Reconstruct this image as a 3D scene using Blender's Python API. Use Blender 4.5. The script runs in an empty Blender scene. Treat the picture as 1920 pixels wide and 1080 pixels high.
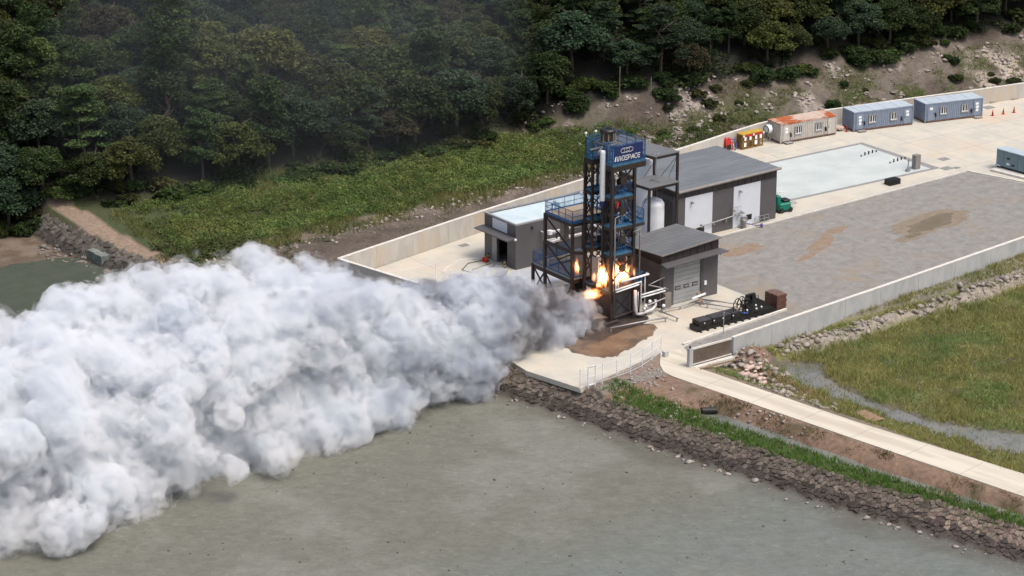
import bpy, math, random
import numpy as np
from mathutils import Vector
random.seed(7); np.random.seed(7)
R=math.radians
scene=bpy.context.scene
COL=scene.collection
# ---------------------------------------------------------------- camera, sky, sun, exposure
CAMP=(-163.58,-196.88,92.0); PITCH=19.35; AZ=36.2
cam=bpy.data.cameras.new('camera'); camo=bpy.data.objects.new('camera',cam); COL.objects.link(camo)
camo.location=CAMP; camo.rotation_euler=(R(90-PITCH),0,R(-AZ))
cam.sensor_width=36; cam.lens=36*4800/1920; cam.clip_start=1; cam.clip_end=6000
scene.camera=camo
world=bpy.data.worlds.new('World'); scene.world=world; world.use_nodes=True
wn=world.node_tree.nodes; wl=world.node_tree.links
bg=wn.get('Background') or wn.new('ShaderNodeBackground')
sky=wn.new('ShaderNodeTexSky'); sky.sky_type='NISHITA'; sky.sun_disc=False
SUN_EL,SUN_AZ=64,160           # elevation; compass direction the light comes from, from +Y towards +X
sky.sun_elevation=R(SUN_EL); sky.sun_rotation=R(SUN_AZ); sky.air_density=1.0; sky.dust_density=6.0; sky.ozone_density=.6; sky.altitude=50
wl.new(sky.outputs['Color'],bg.inputs['Color']); bg.inputs['Strength'].default_value=.15
wo=wn.get('World Output') or wn.new('ShaderNodeOutputWorld'); wl.new(bg.outputs['Background'],wo.inputs['Surface'])
sun=bpy.data.lights.new('sun','SUN'); suno=bpy.data.objects.new('sun',sun); COL.objects.link(suno)
sun.energy=1.5; sun.angle=R(18); sun.color=(1,.95,.88)
sd=Vector((math.sin(R(SUN_AZ))*math.cos(R(SUN_EL)),math.cos(R(SUN_AZ))*math.cos(R(SUN_EL)),math.sin(R(SUN_EL))))
suno.rotation_euler=sd.to_track_quat('Z','Y').to_euler(); suno.location=(0,0,120)
scene.view_settings.view_transform='Standard'; scene.view_settings.look='None'
scene.view_settings.exposure=0.3; scene.view_settings.gamma=1; scene.view_settings.use_curve_mapping=False
cy=scene.cycles
cy.use_denoising=True; cy.max_bounces=16; cy.diffuse_bounces=3; cy.glossy_bounces=2; cy.transmission_bounces=4
cy.volume_bounces=12; cy.transparent_max_bounces=12; cy.use_adaptive_sampling=True; cy.adaptive_threshold=.02
cy.sample_clamp_indirect=8; cy.caustics_reflective=False; cy.caustics_refractive=False
try: cy.denoiser='OPENIMAGEDENOISE'
except Exception: pass
# ---------------------------------------------------------------- helpers
def V(*a): return np.array(a,float)
class MB:
    def __init__(s): s.v=[]; s.f=[]
    def add(s,vs,fs):
        o=len(s.v); s.v.extend([tuple(map(float,p)) for p in vs]); s.f.extend([tuple(i+o for i in f) for f in fs]); return s
    def box(s,x0,x1,y0,y1,z0,z1):
        return s.add([(x0,y0,z0),(x1,y0,z0),(x1,y1,z0),(x0,y1,z0),(x0,y0,z1),(x1,y0,z1),(x1,y1,z1),(x0,y1,z1)],
          [(3,2,1,0),(4,5,6,7),(0,1,5,4),(1,2,6,5),(2,3,7,6),(3,0,4,7)])
    def beam(s,p,q,w,h=None):
        h=h or w; p=V(*p);q=V(*q);d=q-p;L=np.linalg.norm(d)
        if L<1e-6: return s
        d/=L; up=V(0,0,1) if abs(d[2])<.95 else V(1,0,0)
        a=np.cross(d,up);a/=np.linalg.norm(a);b=np.cross(a,d)
        a=a*w/2;b=b*h/2
        return s.add([p-a-b,p+a-b,p+a+b,p-a+b,q-a-b,q+a-b,q+a+b,q-a+b],[(0,1,2,3),(7,6,5,4),(0,4,5,1),(1,5,6,2),(2,6,7,3),(3,7,4,0)])
    def tube(s,pts,r,n=8,closed=False):
        pts=[V(*p) for p in pts]; m=len(pts); rings=[]
        prev=None
        for i,p in enumerate(pts):
            if closed: d=pts[(i+1)%m]-pts[i-1]
            else: d=pts[min(i+1,m-1)]-pts[max(i-1,0)]
            d=d/(np.linalg.norm(d)+1e-9)
            if prev is None:
                up=V(0,0,1) if abs(d[2])<.9 else V(1,0,0); a=np.cross(d,up)
            else: a=prev-d*(prev@d)
            a/=np.linalg.norm(a)+1e-9; prev=a; b=np.cross(d,a)
            rr=r[i] if hasattr(r,'__len__') else r
            rings.append([p+rr*(math.cos(2*math.pi*k/n)*a+math.sin(2*math.pi*k/n)*b) for k in range(n)])
        vs=[q for g in rings for q in g]; fs=[]
        for i in range(m if closed else m-1):
            j=(i+1)%m
            for k in range(n): fs.append((i*n+k,i*n+(k+1)%n,j*n+(k+1)%n,j*n+k))
        if not closed: fs.append(tuple(range(n))[::-1]); fs.append(tuple((m-1)*n+k for k in range(n)))
        return s.add(vs,fs)
    def lathe(s,prof,c=(0,0,0),n=20):
        vs=[];fs=[]
        for r,z in prof:
            for k in range(n): vs.append((c[0]+r*math.cos(2*math.pi*k/n),c[1]+r*math.sin(2*math.pi*k/n),c[2]+z))
        for i in range(len(prof)-1):
            for k in range(n): fs.append((i*n+k,i*n+(k+1)%n,(i+1)*n+(k+1)%n,(i+1)*n+k))
        fs.append(tuple(range(n))[::-1]); fs.append(tuple((len(prof)-1)*n+k for k in range(n)))
        return s.add(vs,fs)
    def prism(s,poly,z0,z1):
        n=len(poly)
        ar=sum(poly[i][0]*poly[(i+1)%n][1]-poly[(i+1)%n][0]*poly[i][1] for i in range(n))
        if ar<0: poly=poly[::-1]
        f0=(lambda p:z0) if not callable(z0) else z0; f1=(lambda p:z1) if not callable(z1) else z1
        return s.add([(p[0],p[1],f0(p)) for p in poly]+[(p[0],p[1],f1(p)) for p in poly],
          [tuple(range(n))[::-1],tuple(range(n,2*n))]+[(i,(i+1)%n,n+(i+1)%n,n+i) for i in range(n)])
    def rock(s,c,r,seed=None,flat=.7):
        rg=random.Random(seed); vs=[(0,0,1),(0,0,-1)]
        for k in range(5): a=k*1.2566; vs.append((.9*math.cos(a),.9*math.sin(a),.45))
        for k in range(5): a=k*1.2566+.63; vs.append((.9*math.cos(a),.9*math.sin(a),-.45))
        vs=[tuple(r*t*rg.uniform(.7,1.2) for t in p) for p in vs]; a=rg.uniform(0,6.28);ca,sa=math.cos(a),math.sin(a)
        vs=[(c[0]+(x*ca-y*sa)*1.15,c[1]+x*sa+y*ca,c[2]+z*flat) for x,y,z in vs]
        fs=[]
        for k in range(5):
            l=(k+1)%5
            fs+=[(0,2+k,2+l),(2+k,7+k,2+l),(2+l,7+k,7+l),(1,7+l,7+k)]
        return s.add(vs,fs)
    def sphere(s,c,r,n=10,m=6):
        return s.lathe([(max(r*math.sin(math.pi*i/m),.001*r),-r*math.cos(math.pi*i/m)) for i in range(m+1)],c,n)
    def islands(s):
        pa=list(range(len(s.v)))
        def fd(i):
            while pa[i]!=i: pa[i]=pa[pa[i]]; i=pa[i]
            return i
        for f in s.f:
            for k in f[1:]: pa[fd(k)]=fd(f[0])
        g={}
        for f in s.f: g.setdefault(fd(f[0]),[]).append(f)
        for fs in g.values():
            us=sorted({k for f in fs for k in f}); mp={k:i for i,k in enumerate(us)}; m=MB(); m.v=[s.v[k] for k in us]; m.f=[tuple(mp[k] for k in f) for f in fs]; yield m
    def build_each(s,name,mat,parent=None,**k): return [m.build(name,mat,parent,**k) for m in s.islands()]
    def build(s,name,mat,parent=None,local=False,smooth=False,bevel=0):
        me=bpy.data.meshes.new(name)
        vs=s.v
        if parent is not None and not local:
            w=parent_loc(parent); vs=[(a-w[0],b-w[1],c-w[2]) for a,b,c in vs]
        me.from_pydata(vs,[],s.f); me.update()
        if mat: me.materials.append(mat)
        if smooth: me.polygons.foreach_set('use_smooth',[True]*len(me.polygons))
        o=bpy.data.objects.new(name,me); COL.objects.link(o)
        if parent is not None: o.parent=parent
        if bevel:
            m=o.modifiers.new('bevel','BEVEL'); m.width=bevel; m.segments=1; m.limit_method='ANGLE'
        return o
def parent_loc(o):
    w=V(0,0,0)
    while o is not None: w=w+V(*o.location); o=o.parent
    return w
def tag(o,label=None,cat=None,group=None,kind=None):
    if label: o['label']=label
    if cat: o['category']=cat
    if group: o['group']=group
    if kind: o['kind']=kind
    return o
def thing(name,label,cat,loc,rz=0,group=None):
    o=bpy.data.objects.new(name,None); COL.objects.link(o); o.location=loc; o.rotation_euler=(0,0,rz); o.empty_display_size=.3
    return tag(o,label,cat,group)
def npmesh(name,vs,fs,mat,parent=None,smooth=False,col=None):
    """vs (n,3) array, fs (m,k) array with k=3 or 4"""
    me=bpy.data.meshes.new(name); n,m=len(vs),len(fs); k=fs.shape[1]
    me.vertices.add(n); me.vertices.foreach_set('co',np.ascontiguousarray(vs,np.float32).ravel())
    me.loops.add(m*k); me.loops.foreach_set('vertex_index',np.ascontiguousarray(fs,np.int32).ravel())
    me.polygons.add(m); me.polygons.foreach_set('loop_start',np.arange(0,m*k,k,dtype=np.int32))
    try: me.polygons.foreach_set('loop_total',np.full(m,k,np.int32))
    except Exception: pass
    if smooth: me.polygons.foreach_set('use_smooth',np.ones(m,bool))
    me.update(calc_edges=True); me.validate()
    if col is not None:
        a=me.attributes.new('Col','FLOAT_COLOR','POINT'); c=np.ones((n,4),np.float32); c[:,:3]=col; a.data.foreach_set('color',c.ravel())
    if mat: me.materials.append(mat)
    o=bpy.data.objects.new(name,me); COL.objects.link(o)
    if parent is not None: o.parent=parent
    return o
def dup_tree(o,parent=None):
    c=o.copy(); COL.objects.link(c)
    if parent is not None: c.parent=parent
    for ch in list(o.children): dup_tree(ch,c)
    return c
# ---------------------------------------------------------------- materials
def mat(name,c,rough=.6,c2=None,sc=3.0,metal=0,bump=0,bsc=12.0,det=5,attr=False,c3=None,sc3=.4,spec=.5,lo=.4,hi=.62,rnd=0,stretch=None,lo3=.5,hi3=.62,coord='Object',trans=0,rot=0,nrough=.62,add=None):
    m=bpy.data.materials.new(name); m.use_nodes=True; nt=m.node_tree; N=nt.nodes; L=nt.links
    b=N['Principled BSDF']; b.inputs['Roughness'].default_value=rough; b.inputs['Metallic'].default_value=metal
    b.inputs['Specular IOR Level'].default_value=spec
    tc=N.new('ShaderNodeTexCoord'); src=tc.outputs[coord]
    if coord=='World':
        pass
    if stretch:
        mp=N.new('ShaderNodeMapping'); mp.inputs['Scale'].default_value=stretch; mp.vector_type='TEXTURE' if rot else 'POINT'; mp.inputs['Rotation'].default_value=(0,0,math.radians(rot)); L.new(src,mp.inputs[0]); src=mp.outputs[0]
    def noise(s,d):
        n=N.new('ShaderNodeTexNoise'); n.inputs['Scale'].default_value=s; n.inputs['Detail'].default_value=d; n.inputs['Roughness'].default_value=nrough; L.new(src,n.inputs['Vector']); return n
    def mixc(fac,a,bb,mode='MIX'):
        x=N.new('ShaderNodeMix'); x.data_type='RGBA'; x.blend_type=mode
        if hasattr(fac,'is_linked') or not isinstance(fac,(int,float)): L.new(fac,x.inputs[0])
        else: x.inputs[0].default_value=fac
        for sck,val in ((x.inputs[6],a),(x.inputs[7],bb)):
            if isinstance(val,tuple): sck.default_value=(*val,1)
            else: L.new(val,sck)
        return x.outputs[2]
    def ramp(v,a,bb):
        r=N.new('ShaderNodeMapRange'); r.inputs[1].default_value=a; r.inputs[2].default_value=bb; r.clamp=True; L.new(v,r.inputs[0]); return r.outputs[0]
    out=None
    if attr:
        at=N.new('ShaderNodeAttribute'); at.attribute_name='Col'; out=at.outputs['Color']
        if c is not None: out=mixc(1.0,out,c,'MULTIPLY')
    else: out=c
    if c2 is not None:
        n=noise(sc,det); f=ramp(n.outputs['Fac'],lo,hi)
        out=mixc(f,out,c2 if not attr else mixc(1.0,out,c2,'MULTIPLY'))
    if c3 is not None:
        n=noise(sc3,6); f=ramp(n.outputs['Fac'],lo3,hi3); out=mixc(f,out,c3 if not attr else mixc(1.0,out,c3,'MULTIPLY'))
    if add is not None:
        n=noise(add[0],4); f=ramp(n.outputs['Fac'],add[1],add[2]); out=mixc(f,out,mixc(1.0,out,add[3],'MULTIPLY'))
    if rnd:
        oi=N.new('ShaderNodeObjectInfo'); hs=N.new('ShaderNodeHueSaturation')
        r1=N.new('ShaderNodeMapRange'); r1.inputs[3].default_value=1-rnd; r1.inputs[4].default_value=1+rnd; L.new(oi.outputs['Random'],r1.inputs[0]); L.new(r1.outputs[0],hs.inputs['Value'])
        mm=N.new('ShaderNodeMath'); mm.operation='MULTIPLY'; mm.inputs[1].default_value=7.31; L.new(oi.outputs['Random'],mm.inputs[0])
        fr=N.new('ShaderNodeMath'); fr.operation='FRACT'; L.new(mm.outputs[0],fr.inputs[0])
        r2=N.new('ShaderNodeMapRange'); r2.inputs[3].default_value=.5-rnd*.07; r2.inputs[4].default_value=.5+rnd*.07; L.new(fr.outputs[0],r2.inputs[0]); L.new(r2.outputs[0],hs.inputs['Hue'])
        if isinstance(out,tuple): hs.inputs['Color'].default_value=(*out,1)
        else: L.new(out,hs.inputs['Color'])
        out=hs.outputs[0]
    if isinstance(out,tuple): b.inputs['Base Color'].default_value=(*out,1)
    else: L.new(out,b.inputs['Base Color'])
    if bump:
        n=noise(bsc,6); bp=N.new('ShaderNodeBump'); bp.inputs['Strength'].default_value=1; bp.inputs['Distance'].default_value=bump; L.new(n.outputs['Fac'],bp.inputs['Height']); L.new(bp.outputs[0],b.inputs['Normal'])
    if trans:
        t=N.new('ShaderNodeBsdfTranslucent'); ms=N.new('ShaderNodeMixShader'); ms.inputs[0].default_value=trans
        if isinstance(out,tuple): t.inputs[0].default_value=(*out,1)
        else: L.new(out,t.inputs[0])
        L.new(b.outputs[0],ms.inputs[1]); L.new(t.outputs[0],ms.inputs[2]); L.new(ms.outputs[0],N['Material Output'].inputs['Surface'])
    return m
M={}
M['yard']=mat('yard_concrete',(.52,.487,.405),.85,(.42,.408,.365),.28,bump=.004,bsc=30,c3=(.52,.43,.33),sc3=.10,lo3=.52,hi3=.72,det=9,lo=.38,hi=.66,add=(1.6,.60,.75,(.86,.86,.87)))
M['pad']=mat('pad_concrete',(.47,.515,.50),.8,(.41,.455,.45),.25,bump=.003,bsc=30)
M['border']=mat('pad_border',(.25,.25,.245),.85,(.2,.2,.2),2)
M['road']=mat('road_concrete',(.56,.52,.43),.85,(.47,.43,.35),.7,bump=.004,bsc=25,c3=(.46,.41,.33),sc3=.35,stretch=(.9,9,1),rot=9,det=8,lo=.42,hi=.62)
M['wallc']=mat('wall_concrete',(.50,.48,.44),.85,(.42,.40,.37),.9,bump=.005,bsc=14,c3=(.48,.41,.32),sc3=.3,stretch=(1,1,.35))
M['wallg']=mat('wall_concrete_grey',(.44,.45,.45),.85,(.37,.38,.38),.9,bump=.005,bsc=14,stretch=(1,1,.35))
M['pale_and_lit_top']=mat('pale_and_lit_top_concrete',(.64,.62,.57),.8,(.55,.52,.47),1.5)  # pale concrete; on the wall tops its paleness stands for bright sky light
M['gravel']=mat('gravel',(.262,.255,.24),.95,(.175,.168,.158),.8,bump=.03,bsc=7,c3=(.25,.205,.15),sc3=.12,lo3=.52,hi3=.68,det=12,lo=.40,hi=.62,nrough=.8,add=(2.3,.60,.74,(.66,.65,.64)))
M['ground']=mat('ground_soil',(1,1,1),.95,(.68,.68,.70),2.3,attr=True,bump=.05,bsc=4,det=8,c3=(1.25,1.22,1.15),sc3=.6,lo3=.52,hi3=.7)
M['mud']=mat('mud_flat',(.95,.97,.93),.85,(.76,.76,.755),1.0,attr=True,bump=.05,bsc=2.2,det=10,c3=(1.42,1.46,1.48),sc3=1.5,lo3=.56,hi3=.70,spec=.3,stretch=(1.35,1,1),rot=-36,nrough=.8,add=(2.4,.61,.68,(.5,.49,.47)))
M['water']=mat('marsh_water',(.155,.16,.15),.22,(.19,.185,.165),.5,spec=.35,c3=(.12,.125,.105),sc3=.2)
M['wet']=mat('wet_patch',(.14,.095,.062),.42,(.20,.14,.092),.5,c3=(.07,.055,.045),sc3=.3,spec=.3)
M['paint']=mat('painted_floor',(.43,.46,.50),.7,(.39,.42,.46),1)
M['dark']=mat('dark_cladding',(.098,.094,.098),.5,(.085,.082,.086),.6)
M['dark2']=mat('darker_cladding',(.075,.07,.074),.5,(.06,.056,.06),.6)
M['fascia']=mat('fascia_metal',(.03,.023,.024),.4,(.04,.032,.033),1)
M['white']=mat('white_panel',(.62,.66,.71),.45,(.58,.62,.67),.5)
M['roof']=mat('roof_metal',(.165,.18,.19),.5,(.13,.142,.15),.7,stretch=(.25,1,1))
M['roof2']=mat('roof_metal_front',(.155,.16,.162),.5,(.125,.13,.132),.7,stretch=(.25,1,1))
M['gutter']=mat('gutter_metal',(.24,.22,.20),.45,(.2,.18,.17),1)
M['membrane']=mat('roof_membrane',(.50,.60,.64),.7,(.43,.53,.58),.5,c3=(.55,.62,.60),sc3=.3)
M['steel']=mat('dark_steel',(.022,.017,.017),.55,(.035,.024,.021),1.5)
M['blue']=mat('blue_paint',(.03,.13,.30),.45,(.02,.09,.24),2)
M['bluelt']=mat('light_blue_deck',(.06,.15,.22),.55,(.04,.10,.16),2)
M['deck']=mat('deck_plate',(.34,.29,.24),.7,(.40,.29,.15),.8)
M['navy']=mat('navy_banner',(.012,.022,.10),.5)
M['wpaint']=mat('white_paint',(.78,.79,.80),.4,(.72,.73,.75),2)
M['tank']=mat('tank_white',(.80,.82,.84),.35,(.66,.69,.73),.7)
M['pipe']=mat('lagged_pipe',(.62,.60,.60),.35,(.5,.48,.49),3,metal=.3)
M['gal']=mat('galvanised',(.36,.36,.36),.45,(.28,.28,.28),4,metal=.5)
M['black']=mat('black_rubber',(.012,.011,.011),.5)
M['char']=mat('sooty_panel',(.05,.05,.055),.7,(.025,.022,.024),1.2)
M['glass']=mat('dark_glass',(.03,.035,.04),.08)
M['brass']=mat('bronze_glass',(.05,.032,.02),.2)
M['cb']=mat('blue_grey_container',(.22,.265,.345),.5,(.19,.235,.315),2)
M['cbroof']=mat('pale_blue_roof',(.44,.51,.56),.5,(.37,.44,.50),2)
M['cw']=mat('beige_container',(.50,.475,.435),.55,(.43,.40,.36),2)
M['rustroof']=mat('rust_roof',(.50,.40,.33),.7,(.42,.12,.035),.55,c3=(.36,.085,.02),sc3=.35,lo=.5,hi=.58,lo3=.46,hi3=.53,stretch=(.6,1,1))
M['rust']=mat('rusty_steel',(.13,.055,.035),.7,(.085,.035,.024),2)
M['rustbase']=mat('rusty_base',(.16,.10,.08),.7,(.10,.05,.035),3)
M['paper']=mat('paper',(.82,.83,.84),.7)
M['red']=mat('red_paint',(.50,.025,.02),.45,(.4,.02,.015),3)
M['orange']=mat('orange_paint',(.62,.09,.03),.5)
M['yellow']=mat('yellow_paint',(.55,.37,.05),.5,(.42,.27,.03),3)
M['amber']=mat('amber_grating',(.30,.17,.035),.5,(.2,.11,.025),4)
M['green']=mat('green_machine',(.0,.17,.115),.4,(.0,.13,.09),3)
M['gen']=mat('generator_blue',(.16,.24,.27),.45,(.14,.215,.245),1.5)
M['genroof']=mat('generator_roof',(.40,.49,.53),.45,(.35,.44,.48),2)
M['hose']=mat('purple_hose',(.09,.08,.26),.5)
M['greyp']=mat('grey_paint',(.30,.30,.30),.5,(.26,.26,.26),2)
M['door']=mat('garage_door',(.33,.34,.34),.45,(.29,.30,.30),1)
M['brownp']=mat('brown_gate_sheet',(.10,.075,.06),.5,(.14,.11,.085),.8)
M['wood']=mat('plywood',(.30,.20,.13),.8,(.22,.14,.09),3)
M['bag']=mat('tonne_bag',(.58,.44,.38),.8,(.45,.33,.28),3)
M['rock']=mat('field_stone',(.26,.235,.21),.9,(.17,.15,.13),1.5,bump=.03,bsc=6,rnd=.25)
M['rockpale']=mat('pale_rock',(.36,.32,.29),.9,(.22,.185,.165),1.2,bump=.03,bsc=5)
M['stone']=mat('wall_stone',(.245,.19,.15),.9,(.14,.11,.088),2.0,bump=.03,bsc=7,rnd=.45,attr=False)
M['stonecol']=mat('wall_stone_mass',(1,1,1),.9,(.6,.58,.56),2.0,attr=True,bump=.03,bsc=7)
M['leaf']=mat('leafage',(.86,.86,.84),.75,(.75,.8,.7),.5,attr=True,rnd=.3,trans=.25,spec=.25)
M['grassm']=mat('grass_blades',(1,1,1),.8,None,attr=True,trans=.3,spec=.2)
M['sluice']=mat('mossy_concrete',(.20,.22,.20),.85,(.12,.14,.12),1.2)
M['speck']=mat('dark_mud_stone',(.06,.055,.048),.8,(.10,.095,.085),2)
M['bark']=mat('bark',(.085,.065,.05),.9,(.06,.045,.035),4)
SMOKE=1; FIRE=1; VSTEP=.05
def lerp_path(pts):
    a=np.array(sorted(pts)); return lambda t: np.interp(t,a[:,0],a[:,1])
def sstep(a,b,x):
    t=np.clip((x-a)/(b-a),0,1); return t*t*(3-2*t)
# seawall crest x as a function of y ; back wall y as a function of x ; hill foot y as a function of x
SEAX=lerp_path([(-400,60),(-120,6),(-82,-4.2),(-60.9,-9.5),(-52.1,-11.7),(-45,-14.1),(-35.8,-15.9),(-26.7,-17.9),(-20.4,-19.2),(-12.4,-20.4),(-5.7,-22.2),(5,-24.5),(25,-29.5),(40,-33),(47,-35.2),(53,-36.3),(60,-36.9),(68,-37.2),(76,-36.5),(90,-33),(400,60)])
BACKY=lerp_path([(-400,0),(-22.6,27.9),(0,32.6),(16.8,35.6),(34.8,39.4),(45,41.6),(51.4,42.7),(58,43.0),(63.6,42.3),(74.6,40.4),(86.2,38.1),(93.5,36.9),(125,32),(600,-40)])
FOOTY=lerp_path([(-500,90),(-60,76),(-45,72),(-36,69),(-25,65),(-10,61.5),(12,60.5),(26,58.5),(36,53),(46,48.5),(60,46.5),(75,44.5),(90,42),(125,38),(600,0)])
FRONTY=lerp_path([(-300,-16),(-8.5,-15.3),(-3,-14.9),(19.8,-12.55),(44.9,-9.75),(125,0),(600,55)])
ROADX=lerp_path([(-400,45),(-82,-1.1),(-56.8,-5.2),(-38.2,-8.2),(-16,-11.6),(-13.5,-11.4),(-10,-8.3),(0,-8)])
def vnoise(x,y,seed=0):
    x=np.asarray(x,float);y=np.asarray(y,float)
    xi=np.floor(x).astype(np.int64);yi=np.floor(y).astype(np.int64);fx=x-xi;fy=y-yi
    fx=fx*fx*(3-2*fx);fy=fy*fy*(3-2*fy)
    def hsh(a,b):
        n=(a*374761393+b*668265263+seed*974634777)&0xffffffff
        n=((n^(n>>13))*1274126177)&0xffffffff
        return ((n^(n>>16))&0xffff)/65535.0
    return (hsh(xi,yi)*(1-fx)+hsh(xi+1,yi)*fx)*(1-fy)+(hsh(xi,yi+1)*(1-fx)+hsh(xi+1,yi+1)*fx)*fy
def fbm(x,y,s,oct=4,seed=0):
    t=0;a=.5;tot=0
    for o in range(oct):
        t=t+a*vnoise(np.asarray(x)/s*2**o+o*17.3,np.asarray(y)/s*2**o-o*9.1,seed+o);tot+=a;a*=.5
    return t/tot-.5
def pond_mask(x,y):
    # open water in the marsh: a pool behind the spoil heap and a creek running off along the road
    c=np.interp(y,[-70,-52,-46,-42,-37,-30,-24,-20,-17],[14,10,5.5,3.3,1.6,.9,.8,1.6,1.2])
    w=np.interp(y,[-70,-52,-46,-42,-37,-30,-24,-20.5,-18,-17],[3,3.2,3.0,1.7,1.0,.9,1.6,2.5,2.0,.2])
    return w-np.abs(x-c)+fbm(x,y,2.5,3,5)*1.6
def H(x,y):
    x=np.asarray(x,float);y=np.asarray(y,float)
    n1=fbm(x,y,9,4,1);n2=fbm(x,y,2.2,3,2)
    sx=SEAX(y);u=sx-x
    by=BACKY(x);v=y-by;fy=FOOTY(x);w=y-fy
    fr=FRONTY(x)
    z=np.full(x.shape,-.05)
    # marsh side, in front of the front wall
    m=y<fr-.1
    zm=-.62-.42*sstep(.5,3.5,fr-y)+n2*.22
    zm=np.where(pond_mask(x,y)>0,np.minimum(zm,-1.32),zm)
    rx=ROADX(y)
    far=x-(rx+3.7)
    heap=np.exp(-((x+1.2)/2.0)**2-((y+16.6)/1.8)**2)*1.5+np.exp(-((x+2.6)/1.3)**2-((y+21)/3.2)**2)*.8
    sh=sstep(3.2,.2,far)
    zm=zm*(1-sh)+(-.08)*sh
    berm=sstep(1.6,.3,np.abs(y-(-16.2+.035*(x-4)+n1*1.2)))*sstep(2.5,5,x)*sstep(48,40,x)*(.75+1.0*n2)
    zm=zm+heap*(1+n2*1.2)+berm
    # strip between road and seawall
    t=np.clip((x-sx)/(rx-sx),0,1.0)
    d=sstep(-20,-26,y)
    zs=-.38+n2*.18-(.85*d)*sstep(.36,.44,t+n2*.12)*sstep(.78+.1*sstep(-42,-26,y),.60,t-n2*.15)+.32*sstep(.62,.95,t)
    zs=zs+(1-d)*(.25+.7*n1+.5*n2)*sstep(.15,.5,t)*sstep(1.,.8,t)
    zr=np.where(x<rx,zs,np.where(far<0,-.06,zm))
    z=np.where(m&(y<-13.6+.2*(x+8)*0),zr,z)
    # between fence and road, and apron edge
    fe=np.interp(x,[-23,-20.9,-8.3,-7],[-13.4,-13.4,-10.3,-10])
    strip=(y<fe)&(x<-8.2)&(y>=-13.6)
    z=np.where(strip,np.minimum(zs,-.04)+.0,z)
    # back: gully, bank, hill
    b=v>.15
    ch=sstep(44,26,x)
    span=np.maximum(fy-by,1)
    q=np.clip(v/span,0,1)
    zc=-.55-.55*sstep(.03,.2,q)*(1-sstep(.62,.95,q))+.75*sstep(.55,1,q)+n2*.18+.35*n1
    zh=.45+1.1*q+n2*.5
    zb=zc*ch+zh*(1-ch)
    ww=np.maximum(w,0)
    zb=zb+ww*(.46+.12*(1-ch))-.0008*ww**2+n1*1.6*sstep(0,6,w)
    zb=np.where(ww>120,np.minimum(zb,52+n1*14),zb)
    z=np.where(b,zb,z)
    # outside the end wall
    endx=np.interp(y,[-12,18.3,27.9],[-20.6,-20.6,-22.6])
    o=(x<endx-.2)&(~b)&(y>-6.4)
    z=np.where(o,-.5+n2*.15,z)
    # seaward: stone slope then mud; the cove at the left
    zmud=-2.5+n1*.10+n2*.04
    zsea=np.where(u<2.3,-.4-(u/2.3)*2.1,zmud)
    z=np.where(u>0,np.minimum(zsea,np.maximum(z,-.4)*0+zsea),z)
    cove=sstep(40,52,y)*(u>2.3)
    bank=sstep(1.5,12,w)*(u>0)
    z=z+cove*(.55+.5*n1)*0+np.where((u>0)&(y>30),bank*(2.5+.42*ww),0)
    return z
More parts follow.
